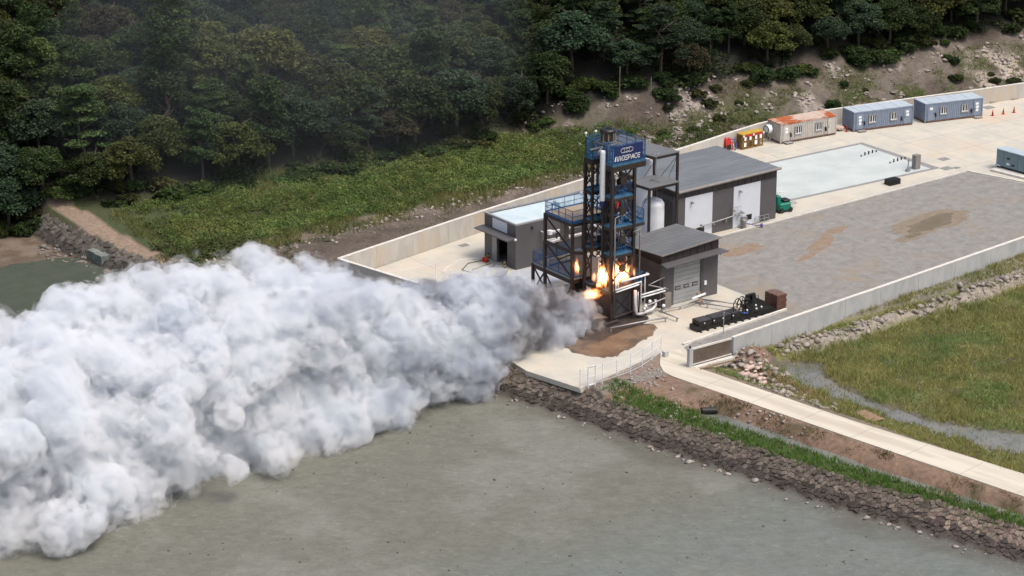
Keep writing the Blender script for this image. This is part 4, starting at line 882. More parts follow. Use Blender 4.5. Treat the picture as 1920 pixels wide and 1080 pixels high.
# cones
def cone(label,x,y,grp='orange cones on the far yard'):
    t=thing('traffic_cone',label,'traffic cone',(x,y,.0),0,grp)
    m=MB(); m.box(-.2,.2,-.2,.2,.0,.05); m.build('base',M['red'],t,local=True)
    m=MB(); m.lathe([(.15,.05),(.12,.28)],(0,0,0),12); m.lathe([(.085,.48),(.03,.85),(.01,.86)],(0,0,0),12); m.build('cone',M['red'],t,local=True)
    m=MB(); m.lathe([(.12,.281),(.086,.479)],(0,0,0),12); m.build('band',M['black'],t,local=True)
for lb_,px in (('orange cone on the far yard, nearest to the last container',(84.37,32.74)),('middle orange cone of three on the far yard',(86.11,32.45)),('orange cone on the far yard, farthest from the containers',(87.87,32.17))):
    cone(lb_,*px)
cone('orange cone standing by bags at the end of the middle container',63.2,38.6,None)
m=MB()
for k in range(4): m.rock((62.7+.3*(k%2),39.4+.4*(k//2),.35),.42,k,.8)
tag(m.build('sack_pile',M['bag'],None,smooth=False),'small pile of pale sacks between the beige and blue containers','sack pile')
# covers in the yard
for x,y,s_,lb_ in ((64.4,22.0,.7,'square drain cover on the pale yard right of the pad'),(61.7,18.9,.75,'large dark drain cover by the near corner of the pad'),(62.9,18.3,.45,'small dark drain cover by the near corner of the pad'),(87.0,36.0,.8,'dark drain cover near the back wall by the cones'),(-4.6,29.6,.55,'square drain cover left of the flat roofed building'),(5.6,-.9+-.5,.5,'drain cover on the slab before the roller door')):
    m=MB(); m.box(x-s_,x+s_,y-s_*.8,y+s_*.8,.003,.02)
    for k in range(4): m.box(x-s_*.9,x+s_*.9,y-s_*.7+k*s_*.4,y-s_*.7+k*s_*.4+.08,.02,.035)
    tag(m.build('drain_cover',M['border']),lb_,'drain cover',)
m=MB(); m.lathe([(.62,.006),(.62,.018),(.5,.022)],(-8.9,16.3,0),20); tag(m.build('manhole_cover',M['border']),'round manhole cover on the blue grey painted floor','manhole cover')
# pad furniture
m=MB(); m.box(58.1,58.95,20.7,21.4,.008,1.75); m.box(58.05,59.0,20.65,21.45,1.75,1.8); tag(m.build('switch_cabinet',M['gutter'],None,bevel=.02),'upright pale cabinet on the near corner of the white pad','cabinet')
m=MB(); m.beam((56.9,20.8,0.008),(56.9,20.8,1.45),.1); m.box(56.6,57.1,20.6,21.0,.008,.3); m.box(56.82,57.0,20.7,20.9,1.3,1.55); tag(m.build('service_post',M['gal']),'short grey post beside the pale cabinet on the pad','post')
for gx_,gy_,lb_ in ((58.2,29.0,'row of stub bolts near the far edge of the pad'),(59.0,24.6,'row of stub bolts near the right edge of the pad')):
    t=thing('anchor_bolts',lb_,'bolts',(gx_,gy_,0))
    for k in range(5): m=MB(); m.beam((gx_+(k-2)*.75,gy_+.1*k,.008),(gx_+(k-2)*.75,gy_+.1*k,.22+.2*(k in (1,2,3))),.13); m.build('bolt',M['black' if k not in (0,) else 'rust'],t)
# dark pallet box
pl=thing('dark_crate','low black slatted crate on the pale strip beside the gravel','crate',(51.5,17.8,0))
m=MB()
for k in range(4): m.box(50.7+k*.5,50.85+k*.5,17.55,18.6,.1,.62)
m.box(50.65,52.4,17.5,18.65,.02,.1); m.build('frame',M['black'],pl)
for k in range(4): m=MB(); m.box(50.65,52.4,17.5+k*.3,17.72+k*.3,.62,.68); m.build('slat',M['black'],pl)
for k in range(2): m=MB(); m.box(50.65,52.4,17.47,17.5,.15+k*.25,.32+k*.25); m.build('slat',M['black'],pl)
# green machine
gm=thing('floor_sweeper','green wheeled machine with a black seat and a tow bar, parked at the hall end','machine',(33.1,17.9,0),0)
m=MB(); m.prism([(32.3,17.2),(33.9,17.0),(34.35,17.6),(34.3,18.6),(32.4,18.9)],.25,1.15); m.build('body',M['green'],gm,bevel=.12)
m=MB(); m.prism([(32.1,17.5),(32.7,17.4),(32.8,18.8),(32.2,18.9)],.9,2.1); m.build('rear_cowl',M['green'],gm,bevel=.1)
m=MB(); m.prism([(33.2,17.5),(34.2,17.4),(34.25,18.4),(33.3,18.6)],1.2,1.42); m.build('seat',M['black'],gm,bevel=.08)
for x,y in ((32.6,17.15),(33.9,17.05),(32.6,18.85),(33.9,18.6)):
    m=MB(); m.lathe([(.1,-.1),(.3,-.09),(.3,.09),(.1,.1)],(0,0,0),14); q=MB(); q.v=[(x+a,y+c,.3+b_) for a,b_,c in m.v]; q.f=m.f; q.build('wheel',M['black'],gm)
m=MB(); m.tube([(34.3,17.6,.7),(35.6,17.9,.55),(35.7,18.4,.55),(34.3,18.3,.8)],.06,6); m.build('tow_bar',M['greyp'],gm)
m=MB(); m.tube([(32.6,18.2,2.1),(33.0,18.0,2.4),(33.5,17.8,2.35)],.05,6); m.build('steering_handle',M['wpaint'],gm)
# generators
def genset(label,x,y,rz):
    t=thing('generator',label,'generator',(x,y,.25),rz,'blue grey generator sets on the right')
    m=MB(); m.box(0,1.6,-5,0,.25,2.3); m.build('housing',M['gen'],t,local=True,bevel=.04)
    m=MB(); m.box(-.04,1.64,-5.04,.04,2.3,2.38); m.build('roof',M['genroof'],t,local=True)
    m=MB(); m.box(.1,1.5,-4.9,-.1,0,.25); m.build('skid',M['black'],t,local=True)
    for yy,z in ((-1.9,1.45),(-1.9,.75),(-2.7,.72)):
        m=MB(); m.box(-.04,0,yy-.22,yy+.22,z-.12,z+.12); m.build('louvre',M['black' if yy!=-1.9 or z>1 else 'wpaint'],t,local=True)
    m=MB(); m.box(-.3,0.2,-.8,-.1,.28,.42); m.build('step',M['genroof'],t,local=True)
    for yy in (-1.2,-3.4,-4.4): m=MB(); m.box(-.015,0,yy-.012,yy+.012,.3,2.25); m.build('door_seam',M['black'],t,local=True)
genset('blue grey generator set at the right, its long side facing the gravel',66.6,15.2,R(4))
genset('second blue grey generator set, behind the first one at the right',69.8,13.6,R(4))
m=MB(); m.prism([(65.2,14.8),(66.3,7.0),(73,7.5),(72,16.2)],0,.25); tag(m.build('concrete_plinth',M['pale_and_lit_top']),'low concrete plinth under the generator sets','plinth')
# black launcher rig on rails
sr=thing('test_sled','black trolley with hand wheels and covered boxes on long rails before the workshop','test rig',(3,-7.3,0))
for y in (-7.95,-6.85): m=MB(); m.beam((-1.45,y,.22),(9.3,y-.05,.22),.14,.3); m.build('rail',M['black'],sr)
for k in range(12): m=MB(); m.box(-1.4+k*.95,-1.2+k*.95,-8.35,-6.5,.02,.1); m.build('sleeper',M['black'],sr)
for x0,x1 in ((-1.35,.35),(.45,3.0),(3.1,4.3)): m=MB(); m.box(x0,x1,-8.0,-6.8,.4,1.05); b_=m.build('box',M['black'],sr,bevel=.03); m=MB(); m.box(x0+.02,x1-.02,-8.02,-6.78,1.05,1.12); m.build('cover',M['char'],b_)
m=MB()
for x in (-.7,.6,1.8,3.2): m.sphere((x,-8.06,.85),.08,6,4)
m.build_each('lug',M['wpaint'],sr)
m=MB(); m.box(-1.6,-1.3,-8.1,-6.7,.1,.6); m.box(4.4,9.2,-7.9,-6.9,.38,.55); m.build_each('chassis',M['black'],sr)
def wheel(x,y,z,r_,tilt,nm='hand_wheel'):
    m=MB(); pts=[]
    for k in range(24): a=k*.2618; pts.append((x+r_*math.cos(a)*math.cos(tilt),y+r_*math.cos(a)*math.sin(tilt),z+r_*math.sin(a)))
    m.tube(pts,.055,6,True)
    for k in range(3): a=k*1.047; d=(r_*math.cos(a)*math.cos(tilt),r_*math.cos(a)*math.sin(tilt),r_*math.sin(a)); m.beam((x-d[0],y-d[1],z-d[2]),(x+d[0],y+d[1],z+d[2]),.05)
    m.build(nm,M['black'],sr)
wheel(4.1,-7.6,1.62,.78,.3);wheel(5.0,-7.2,1.6,.72,.25);wheel(5.4,-7.55,1.5,.6,-.2)
m=MB()
for k in range(14):
    x=4.8+k*.22; m.beam((x,-7.8+.05*(k%3),.5),(x+rg.uniform(-.5,.8),-7.1+rg.uniform(-.3,.3),1.2+rg.uniform(-.2,1.0)),.08)
m.build('linkage',M['black'],sr)
m=MB(); m.prism([(6.2,-7.6),(8.0,-7.6),(8.0,-6.9),(6.2,-6.9)],.5,lambda p:2.3-.55*(p[0]-6.2)); m.box(5.7,6.9,-7.3,-7.0,1.6,2.35); m.box(5.3,6.3,-7.7,-7.0,.5,1.4); m.build_each('engine_frame',M['black'],sr)
m=MB(); m.tube([(4.6,-7.7,.7),(5.2,-7.9,.65),(5.6,-7.6,.8)],.1,7); m.build('blue_hose',mat('blue_hose',(.03,.06,.25),.4),sr,smooth=True)
m=MB()
for x,z in ((5.2,1.0),(6.4,1.3),(6.5,.9),(7.2,.95)): m.sphere((x,-7.95,z),.11,7,5)
m.build_each('bolt_head',M['wpaint'],sr)
rb=thing('rusty_block','rusty brown stacked steel block at the end of the black rails','steel block',(10,-7,0))
for k in range(6):
    m=MB(); z0=.08+k*.28; m.box(9.28+.0,10.6+.07*(k%2),-8.05-.02*(k%2),-6.1,z0,z0+.245); m.build('plate',M['rust'],rb,bevel=.02)
m=MB(); m.box(9.33,10.55,-8.0,-6.15,.0,1.76); m.build('core',M['rustbase'],rb)
# bollards, cans and hoses before the open doorway
def bollard(label,x,y):
    t=thing('bollard',label,'bollard',(x,y,0),0,'yellow and black bollards at the doorway')
    for k in range(5): m=MB(); m.lathe([(.1,.2*k),(.1,.2*k+.2)],(x,y,0),10); m.build('band',M['black' if k%2==0 else 'yellow'],t)
bollard('yellow and black bollard right of the open doorway',-5.6,20.35); bollard('yellow and black bollard beside red cans left of the doorway',-5.7,23.35)
for k,(dx,dy) in enumerate(((0,0),(.35,.1),(.1,-.35))):
    m=MB(); m.lathe([(.16,0),(.16,.45),(.05,.55),(.04,.6)],(-6.2+dx,23.55+dy,0),10); tag(m.build('fuel_can',M['red' if k!=1 else 'orange']),('red can nearest the doorway bollard','orange can among red cans by the doorway','red can standing left of the other cans by the doorway')[k],'can')
for i,(pts,mt,lb_) in enumerate(((wob([(-5.5,24.5),(-8,25.5),(-11,24.2),(-12.2,22.5)],.2,3,1)[:-3],'wpaint','pale hose lying farthest from the building on the yard'),([(-5.8,23.9),(-8,24),(-9.8,22.6),(-9.5,21)],'black','dark hose running out of the doorway'),([(-6,22.5),(-8.8,22),(-10.4,19.8),(-9,18.6),(-7,19.4)],'gal','grey hose looped on the yard by the doorway'),([(-5.9,21.8),(-8,20.8),(-9.3,19),(-7.4,18.2),(-5.9,19.4)],'black','black hose looped near the painted floor'))):
    m=MB(); m.tube([(*p,.045) for p in pts],.045,6); tag(m.build('hose',M[mt],None,smooth=True),lb_,'hose')
# thin light post in the yard corner, poles behind, birds none
m=MB(); m.tube([(-15.1,20.0,0),(-15.1,20,2.6)],.05,6); m.tube([(-15.1,20,2.6),(-17.2,21.5,2.0),(-19.4,23,1.6)],.02,4); tag(m.build('thin_post',M['wpaint']),'thin white post with a cord in the left yard corner','post')
m=MB(); m.beam((.3,-9.9,0),(.3,-9.9,2.3),.06); m.sphere((.3,-9.9,2.3),.1,6,4); tag(m.build('thin_post',M['greyp']),'thin dark post at the slab edge before the black rails','post')
for x,y,h_,lb_ in ((38.9,56.0,5.2,'thin bare pole on the scree behind the tower'),(41.3,52.5,5.2,'thin bare pole behind the tall tank canopy')):
    z=hz(x,y); m=MB(); m.tube([(x,y,z-.3),(x,y,z+h_)],.05,6); tag(m.build('survey_pole',M['gutter']),lb_,'pole')
for x,y,lb_ in ((7.4,41.8,'thin timber stake at the left end of the cord over the gully'),(24.5,44.6,'thin timber stake at the right end of the cord over the gully')):
    z=hz(x,y); m=MB(); m.tube([(x,y,z-.3),(x+.1,y,z+3.0)],.05,6); tag(m.build('stake',M['wood']),lb_,'stake')
# mesh fence
fp_=[(-20.95,-13.25),(-20.0,-13.3),(-19.1,-13.3),(-18.2,-13.25),(-16.3,-13.1),(-14.4,-12.9),(-12.4,-12.3),(-10.4,-11.4),(-8.4,-10.4)]
fn=thing('mesh_fence','white wire mesh fence on posts along the edge of the concrete apron','fence',(-14.5,-12.6,0))
for p in fp_: m=MB(); m.tube([(*p,-.2),(*p,2.0)],.045,6); m.build('post',M['wpaint'],fn)
for i,(a,b_) in enumerate(zip(fp_[:-1],fp_[1:])):
    m=MB(); a=V(*a);b2=V(*b_);L=np.linalg.norm(b2-a)
    for z in (.15,1.0,1.9): m.beam((*a,z),(*b2,z),.03 if z>1.5 else .02)
    n=int(L/.22)
    for k in range(n): p=a+(b2-a)*k/n; m.beam((*p,.1),(*p,1.9),.012)
    for k in range(8): m.beam((*a,.2+k*.22),(*b2,.2+k*.22),.01)
    m.build('mesh_panel' if i!=1 else 'gate_leaf',M['wpaint'],fn)
m=MB()
for p in (fp_[1],fp_[2]): m.beam((*p,0),(*p,2.05),.1)
m.beam((*fp_[1],2.0),(*fp_[2],2.0),.1); m.beam((*fp_[1],.1),(*fp_[2],.1),.1); m.beam((*fp_[1],1.0),(*fp_[2],1.0),.05); m.build('gate_frame',M['wpaint'],fn)
m=MB(); m.box(-8.9,-8.4,-11.6,-11.15,-.3,.55); tag(m.build('concrete_block',M['wallg']),'grey concrete block at the right end of the mesh fence','block')
# drain pipe, plank, bags, odds and ends
m=MB(); n=14; vs=[];fs=[]; z0=hz(-13.6,-23.9)+.3
for t,r_ in ((0,.33),(1,.33),(1,.26),(0,.26)):
    for k in range(n): a=k*2*math.pi/n; vs.append((-14.2+1.25*t+.3*r_*math.cos(a),-23.6-.75*t+r_*math.cos(a)*.95,z0+r_*math.sin(a)))
for i in range(4):
    for k in range(n): fs.append((i*n+k,i*n+(k+1)%n,((i+1)%4)*n+(k+1)%n,((i+1)%4)*n+k))
m.add(vs,fs); tag(m.build('drain_pipe',M['black'],None,smooth=False),'black plastic drain pipe lying by the muddy ditch','pipe')
pk=thing('plywood_board','brown timber board lying on the grass beside the road','board',(-1.8,-33.6,-.2))
z=max(hz(-1.8,-33.6),hz(-1,-32.4),hz(-2.5,-34.8))+.05
for k in range(4):
    f0,f1=k/4+.006,(k+1)/4-.006; q=lambda s,f:(-2.4+1.4*f+s*-.1,-32.2-2.75*s-.1*f)
    m=MB(); m.prism([q(0,f0),q(0,f1),q(1,f1),q(1,f0)],z,z+.08); m.build('plank',M['wood'],pk)
for k,(x,y) in enumerate(((-4.3,-18.6),(-3.4,-18.2),(-4.0,-19.5),(-4.5,-21.4),(-4.1,-20.5),(-3.0,-19.1))):
    t=thing('tonne_bag',('slumped pink bag nearest the road on the spoil heap','slumped pink bag highest on the spoil heap','pink bag in front of the other bags on the heap','torn pink bag lowest on the rubble','small pink bag beside the torn one','pink bag behind the others against the heap')[k],'bag',(x,y,hz(x,y)),0,'pale pink sacks dumped on the spoil heap')
    m=MB(); m.rock((x,y,hz(x,y)+.3),.75-.05*k,40+k,.6); o=m.build('sack',M['bag'],t,smooth=False); s=o.modifiers.new('s','SUBSURF'); s.levels=s.render_levels=2
    m=MB(); m.rock((x+.1,y-.1,hz(x,y)+.75),.28,60+k,.5); o=m.build('knot',M['bag'],t); s=o.modifiers.new('s','SUBSURF'); s.levels=s.render_levels=1
m=MB(); m.beam((-8.2,-16.3,.1),(-2.6,-16.6,.12),.1,.14); tag(m.build('timber',M['wood']),'long timber lying in the dirt by the gate plinth','timber')
# sluice in the old sea wall
sl=thing('sluice_block','grey concrete sluice set in the foot of the old stone wall by the green pool','sluice',(-38.7,55,-2))
for k in range(2): m=MB(); m.prism([(-38.35,53.3+k*1.7),(-36.6,53.4+k*1.7),(-36.8,55+k*1.7),(-38.5,54.9+k*1.7)],-2.7,-1.1); m.build('block',M['sluice'],sl)
# ---------------------------------------------------------------- stone pitching on the sea wall
def clip(poly,mx,my,nx,ny):
    out=[];n=len(poly)
    for i in range(n):
        a=poly[i];b_=poly[(i+1)%n];da=(a[0]-mx)*nx+(a[1]-my)*ny;db=(b_[0]-mx)*nx+(b_[1]-my)*ny
        if da<=0: out.append(a)
        if da*db<0: t=da/(da-db); out.append((a[0]+(b_[0]-a[0])*t,a[1]+(b_[1]-a[1])*t))
    return out
def cells(s0,s1,rlen,sp,seed):
    rg=random.Random(seed); ni_=int((s1-s0)/sp);nj_=max(2,round(rlen/sp)); G={}
    for i in range(-1,ni_+1):
        for j in range(-1,nj_+1):
            G[i,j]=(s0+(i+.5+rg.uniform(-.46,.46)+(.5 if j%2 else 0))*sp,(j+.5+rg.uniform(-.46,.46))*sp)
    for i in range(ni_):
        for j in range(nj_):
            c=G[i,j]; poly=[(c[0]-sp,c[1]-sp),(c[0]+sp,c[1]-sp),(c[0]+sp,c[1]+sp),(c[0]-sp,c[1]+sp)]
            for di in (-2,-1,0,1,2):
                for dj in (-2,-1,0,1,2):
                    q=G.get((i+di,j+dj))
                    if (di or dj) and q: poly=clip(poly,(c[0]+q[0])/2,(c[1]+q[1])/2,q[0]-c[0],q[1]-c[1])
            if len(poly)>2: yield c,poly
def slope_pt(s,r,h,rl):
    f=r/rl; u=2.25*f; x=float(SEAX(s))-u; z=-.36-2.14*f
    return (x-h*.68,s,z+h*.73)
def stone_geo(c,poly,rl,rg):
    k=1-.07/.5; th=rg.uniform(.02,.19); tilt=(rg.uniform(-.09,.09),rg.uniform(-.09,.09))
    lo=[(c[0]+(p[0]-c[0])*.95,c[1]+(p[1]-c[1])*.95) for p in poly]; hi=[(c[0]+(p[0]-c[0])*.78,c[1]+(p[1]-c[1])*.78) for p in poly]
    n=len(poly)
    vs=[slope_pt(*p,-.14,rl) for p in lo]+[slope_pt(*p,th*.45,rl) for p in lo]+[slope_pt(*p,th+(p[0]-c[0])*tilt[0]*1.5+(p[1]-c[1])*tilt[1]*1.5,rl) for p in hi]
    fs=[tuple(2*n+i for i in range(n))]
    for L_ in (0,1):
        for i in range(n): j=(i+1)%n; fs.append((L_*n+i,L_*n+j,(L_+1)*n+j,(L_+1)*n+i))
    return vs,[f[::-1] for f in fs]
M['stonewet']=mat('tide_dark_stone',(.085,.065,.055),.75,(.05,.04,.035),2.0,bump=.03,bsc=7,rnd=.3)
def seawall(name,label,s0,s1,sp,nobj,seed,near,tint):
    r=thing(name,label,'sea wall',(float(SEAX((s0+s1)/2)),(s0+s1)/2,-1.4)); rg=random.Random(seed); rl=3.05
    L=list(cells(s0,s1,rl,sp,seed)); L.sort(key=lambda t:abs(t[0][0]-near)); w=parent_loc(r)
    mass_v=[];mass_f=[];mass_c=[]
    for i,(c,poly) in enumerate(L):
        vs,fs=stone_geo(c,poly,rl,rg)
        wet=c[1]/rl>.58+rg.uniform(-.12,.12)
        if i<nobj:
            m=MB(); m.add(vs,fs); m.build('stone',M['stonewet' if wet else 'stone'],r)
        else:
            o=len(mass_v); mass_v+=vs; mass_f+=[tuple(k+o for k in f) for f in fs]
            q=rg.uniform(.65,1.35)*(.48 if wet else 1); mass_c+=[tuple(t*q*rg.uniform(.97,1.03) for t in tint)]*len(vs)
    if mass_v:
        m=MB(); m.v=mass_v; m.f=mass_f; o=m.build('stones',M['stonecol'],r); o['kind']='stuff'
        a=o.data.attributes.new('Col','FLOAT_COLOR','POINT'); a.data.foreach_set('color',np.array([(*c,1) for c in mass_c],np.float32).ravel())
    return r
seawall('sea_wall','long sloping sea wall of fitted brown stones along the grey mudflat',-76,8,.43,298,5,-62,(.165,.135,.11))
seawall('sea_wall','old curved sea wall of dark rough stones around the green pool at the left',36,74,.66,0,9,60,(.14,.125,.105))
# ---------------------------------------------------------------- loose stone
def base_rock():
    m=MB(); m.rock((0,0,0),1,1,1.0); return np.array(m.v),np.array(m.f)
RV,RF=base_rock()
def rocks(name,pts,size,mt,label=None,flat=.65,kind='stuff',sink=.2):
    pts=np.asarray(pts,float);n=len(pts);rs=np.random.RandomState(n)
    a=rs.rand(n)*6.283;s=np.asarray(size)[:,None,None]*(1+.35*(rs.rand(n,1,3)-.5)*2)
    v=RV[None]*(1+.48*(rs.rand(n,len(RV),1)-.5)*2)*s
    ca,sa=np.cos(a)[:,None],np.sin(a)[:,None]
    x=v[...,0]*ca-v[...,1]*sa;y=v[...,0]*sa+v[...,1]*ca;z=v[...,2]*flat+np.asarray(size)[:,None]*sink
    V_=np.stack([x+pts[:,0:1],y+pts[:,1:2],z+pts[:,2:3]],-1).reshape(-1,3)
    F_=(RF[None]+np.arange(n)[:,None,None]*len(RV)).reshape(-1,3)
    return tag(npmesh(name,V_,F_,M[mt]),label,None,None,kind)
def scatter(n,x0,x1,y0,y1,f,seed):
    rs=np.random.RandomState(seed);x=rs.uniform(x0,x1,n);y=rs.uniform(y0,y1,n);k=f(x,y)>rs.rand(n);x,y=x[k],y[k]
    return np.stack([x,y,H(x,y)],1),rs
p_,rs=scatter(26000,22,112,38,66,lambda x,y:(y>BACKY(x)+.6)*(y<FOOTY(x)+7)*sstep(22,40,x)*sstep(-.05,.2,fbm(x,y,7,4,11)*.6+fbm(x,y,1.7,3,12))*.75,1)
rocks('scree_rubble',p_,.07+.32*rs.rand(len(p_))**3,'rockpale')
p_,rs=scatter(9000,-30,38,40,60,lambda x,y:(y>BACKY(x)+2)*np.exp(-((((y-BACKY(x))/(FOOTY(x)-BACKY(x)))-.46)/.06)**2)*.5,2)
rocks('bank_rubble',p_,.06+.25*rs.rand(len(p_))**3,'rockpale')
p_,rs=scatter(16000,-48,-8,-84,10,lambda x,y:np.exp(-((SEAX(y)-x-2.7)/.8)**2)*(SEAX(y)-x>2.2)*.5,3)
rocks('toe_rubble',p_,.05+.28*rs.rand(len(p_))**4,'rockpale')
p_,rs=scatter(9000,-110,-15,-90,20,lambda x,y:(SEAX(y)-x>3)*.4*sstep(-.1,.3,fbm(x,y,4,3,77)+.1),4)
rocks('mud_pebbles',p_,.025+.11*rs.rand(len(p_))**4,'speck',None,.5)
p_,rs=scatter(6000,2,46,-19,-12,lambda x,y:np.exp(-((y-(-16.2+.035*(x-4)+fbm(x,y,9,4,1)*1.2))/.9)**2)*(x>2.5)*.22,5)
rocks('berm_rubble',p_,.1+.35*rs.rand(len(p_))**2,'rockpale')
p_,rs=scatter(5000,-7,1,-31,-15,lambda x,y:(x>ROADX(y)+4.0)*np.exp(-((x+3.6+.09*(-18-y))/1.6)**2)*.28,6)
rocks('spoil_rubble',p_,.06+.36*rs.rand(len(p_))**3,'rockpale')
p_,rs=scatter(4000,-21,-7,-34,-10,lambda x,y:((x<ROADX(y)-.2)&(x>SEAX(y)+.2)&(y<np.interp(x,[-21,-8.3],[-13.6,-10.6])))*.45*sstep(-.1,.2,fbm(x,y,3,3,9)),7)
rocks('dirt_rubble',p_,.04+.2*rs.rand(len(p_))**3,'rockpale')
p_,rs=scatter(1500,-46,-34,44,64,lambda x,y:(SEAX(y)-x>2.0)*(SEAX(y)-x<5)*.5,8)
rocks('cove_rubble',p_,.08+.4*rs.rand(len(p_))**3,'rock')
p_,rs=scatter(500,-4,14,-14.8,-9.5,lambda x,y:(y>FRONTY(x)+.3)*(x<2)*(y<-10.5)*.5,12)
p_[:,2]=0; rocks('yard_rubble',p_,.04+.1*rs.rand(len(p_))**2,'rockpale')
# ---------------------------------------------------------------- leaves and blades
def leaves(c,size,rs,flat=.55):
    n=len(c);a=rs.randn(n,3);a[:,2]*=flat;a/=np.linalg.norm(a,axis=1)[:,None];b=rs.randn(n,3);b[:,2]*=flat;b-=a*(a*b).sum(1)[:,None];b/=np.linalg.norm(b,axis=1)[:,None]
    s=size[:,None]; v=np.stack([c-a*s*.5,c+b*s*.38,c+a*s*.5,c-b*s*.38],1)
    return v.reshape(-1,3),np.arange(4*n).reshape(-1,4)
def blades(p,h,w,rs,lean=.45):
    n=len(p);a=rs.rand(n)*6.283;d=np.stack([np.cos(a),np.sin(a),0*a],1)*(w[:,None]/2);l=rs.randn(n,3)*lean;l[:,2]=1;l*=h[:,None]
    v=np.stack([p-d,p+d,p+l],1); return v.reshape(-1,3),np.arange(3*n).reshape(-1,3)
def jit(rs,c,n,amt=.25):
    c=np.asarray(c,float); c=c if c.ndim==2 else np.repeat(c[None],n,0)
    return np.clip(c*(1+amt*(rs.rand(n,1)-.5)*2)*(1+.12*(rs.rand(n,3)-.5)*2),0.003,1)
def crown(seed,kind,col):
    rs=np.random.RandomState(seed);C=[];S=[];K=[];cl=[]
    if kind=='broad':
        for k in range(66):
            d=rs.randn(3);d/=np.linalg.norm(d);d[2]=abs(d[2])*1.25-.7;rr=rs.uniform(.62,1.0)
            cl.append((V(0,0,4.3)+d*V(3.1,3.1,2.6)*rr,rs.uniform(.6,1.15),.75))
        sz=(.18,.36)
    elif kind=='tall':
        for k in range(46):
            t=rs.rand();z=1.6+7.2*t;R_=2.1*(1-.55*t**1.6);a=rs.rand()*6.283;cl.append((V(R_*math.cos(a)*rs.uniform(.6,1),R_*math.sin(a)*rs.uniform(.6,1),z),rs.uniform(.55,1.0),.8))
        sz=(.18,.34)
    elif kind=='pine':
        for k in range(40):
            t=rs.rand();z=2.8+5.6*t;R_=2.7*(1-.7*t)+.3;a=rs.rand()*6.283;q=rs.uniform(.35,1);cl.append((V(R_*q*math.cos(a),R_*q*math.sin(a),z-.3*q+rs.uniform(-.2,.2)),rs.uniform(.7,1.1),.26))
        sz=(.16,.32)
    else:
        for k in range(34):
            d=rs.randn(3);d/=np.linalg.norm(d);d[2]=abs(d[2]);cl.append((V(0,0,.5)+d*V(1.4,1.4,1.3)*rs.uniform(.5,1),rs.uniform(.4,.7),.8))
        sz=(.22,.4)
    for c,r_,fl in cl:
        n=int(160*r_**1.5)+40;d=rs.randn(n,3);d/=np.linalg.norm(d,axis=1)[:,None];d[:,2]=np.where(d[:,2]<-.3,-d[:,2],d[:,2])
        C.append(c+d*V(r_,r_,r_*fl)*(rs.rand(n,1)**.35)); S.append(rs.uniform(*sz,n)); K.append(jit(rs,np.array(col)*rs.uniform(.72,1.3),n,.3))
    C=np.concatenate(C);S=np.concatenate(S);K=np.concatenate(K)
    v,f=leaves(C,S,rs); return v,f,np.repeat(K,4,0)
def trunk(seed,kind):
    rs=random.Random(seed);m=MB();h=6.2 if kind!='shrub' else 1.2
    pts=[(0,0,-.8)]+[(rs.uniform(-.15,.15)*k,rs.uniform(-.15,.15)*k,h*k/4) for k in range(1,5)]
    m.tube(pts,[.2,.17,.14,.1,.05],6)
    for k in range(6 if kind!='shrub' else 3):
        z=h*(.35+.1*k);a=rs.uniform(0,6.28);m.tube([(0,0,z),(.8*math.cos(a),.8*math.sin(a),z+.7),(1.7*math.cos(a+.3),1.7*math.sin(a+.3),z+1.2)],[.08,.06,.02],5)
    return m
KINDS=[('broad',(0.052,0.073,0.023),'broadleaf_tree','dark green broadleaf tree'),
 ('broad',(0.091,0.104,0.029),'broadleaf_tree','yellow green broadleaf tree'),
 ('broad',(0.044,0.073,0.039),'broadleaf_tree','blue green broadleaf tree'),
 ('tall',(0.049,0.078,0.029),'broadleaf_tree','narrow tall green tree'),
 ('pine',(0.047,0.078,0.042),'pine_tree','layered green pine'),
 ('broad',(0.078,0.068,0.036),'broadleaf_tree','brownish broadleaf tree'),
 ('pine',(0.068,0.101,0.034),'pine_tree','bright green layered pine'),
 ('tall',(0.072,0.107,0.034),'vine_covered_tree','vine covered tree')]
proto=[]
for i,(kd,c,nm,lb_) in enumerate(KINDS):
    vv=[]
    for s in range(2):
        v,f,k=crown(100+i*7+s,kd,c); o1=npmesh('crown',v,f,M['leaf'],None,False,k); o2=trunk(50+i*3+s,kd).build('trunk',M['bark'])
        vv.append((o1.data,o2.data)); bpy.data.objects.remove(o1); bpy.data.objects.remove(o2)
    proto.append(vv)
rs=np.random.RandomState(21); placed=[]
def edge_w(x): return float(np.interp(x,[-60,-25,0,15,30,38,45,60,90,120],[1.5,1.5,1.5,2.0,4.6,8.2,6.5,7.6,8.2,8.0]))
def depth_w(x): return float(np.interp(x,[-60,-20,10,40,70,110],[36,36,33,27,20,16]))
tries=0
while tries<26000 and len(placed)<560:
    tries+=1; x=rs.uniform(-62,124); w=rs.uniform(0,1)**.85
    e=edge_w(x);d=depth_w(x);w=e+w*(d-e);y=float(FOOTY(x))+w;r_=rs.uniform(.8,1.2)
    if all((x-a)**2+(y-b_)**2>(1.85*(r_+q))**2 for a,b_,q in placed): placed.append((x,y,r_))
placed.sort(key=lambda t:t[1]-float(FOOTY(t[0])))
PRB=[.33,.19,.20,.08,.05,.06,.04,.05]
FW_=(math.sin(R(AZ)),math.cos(R(AZ)));RT_=(math.cos(R(AZ)),-math.sin(R(AZ)))
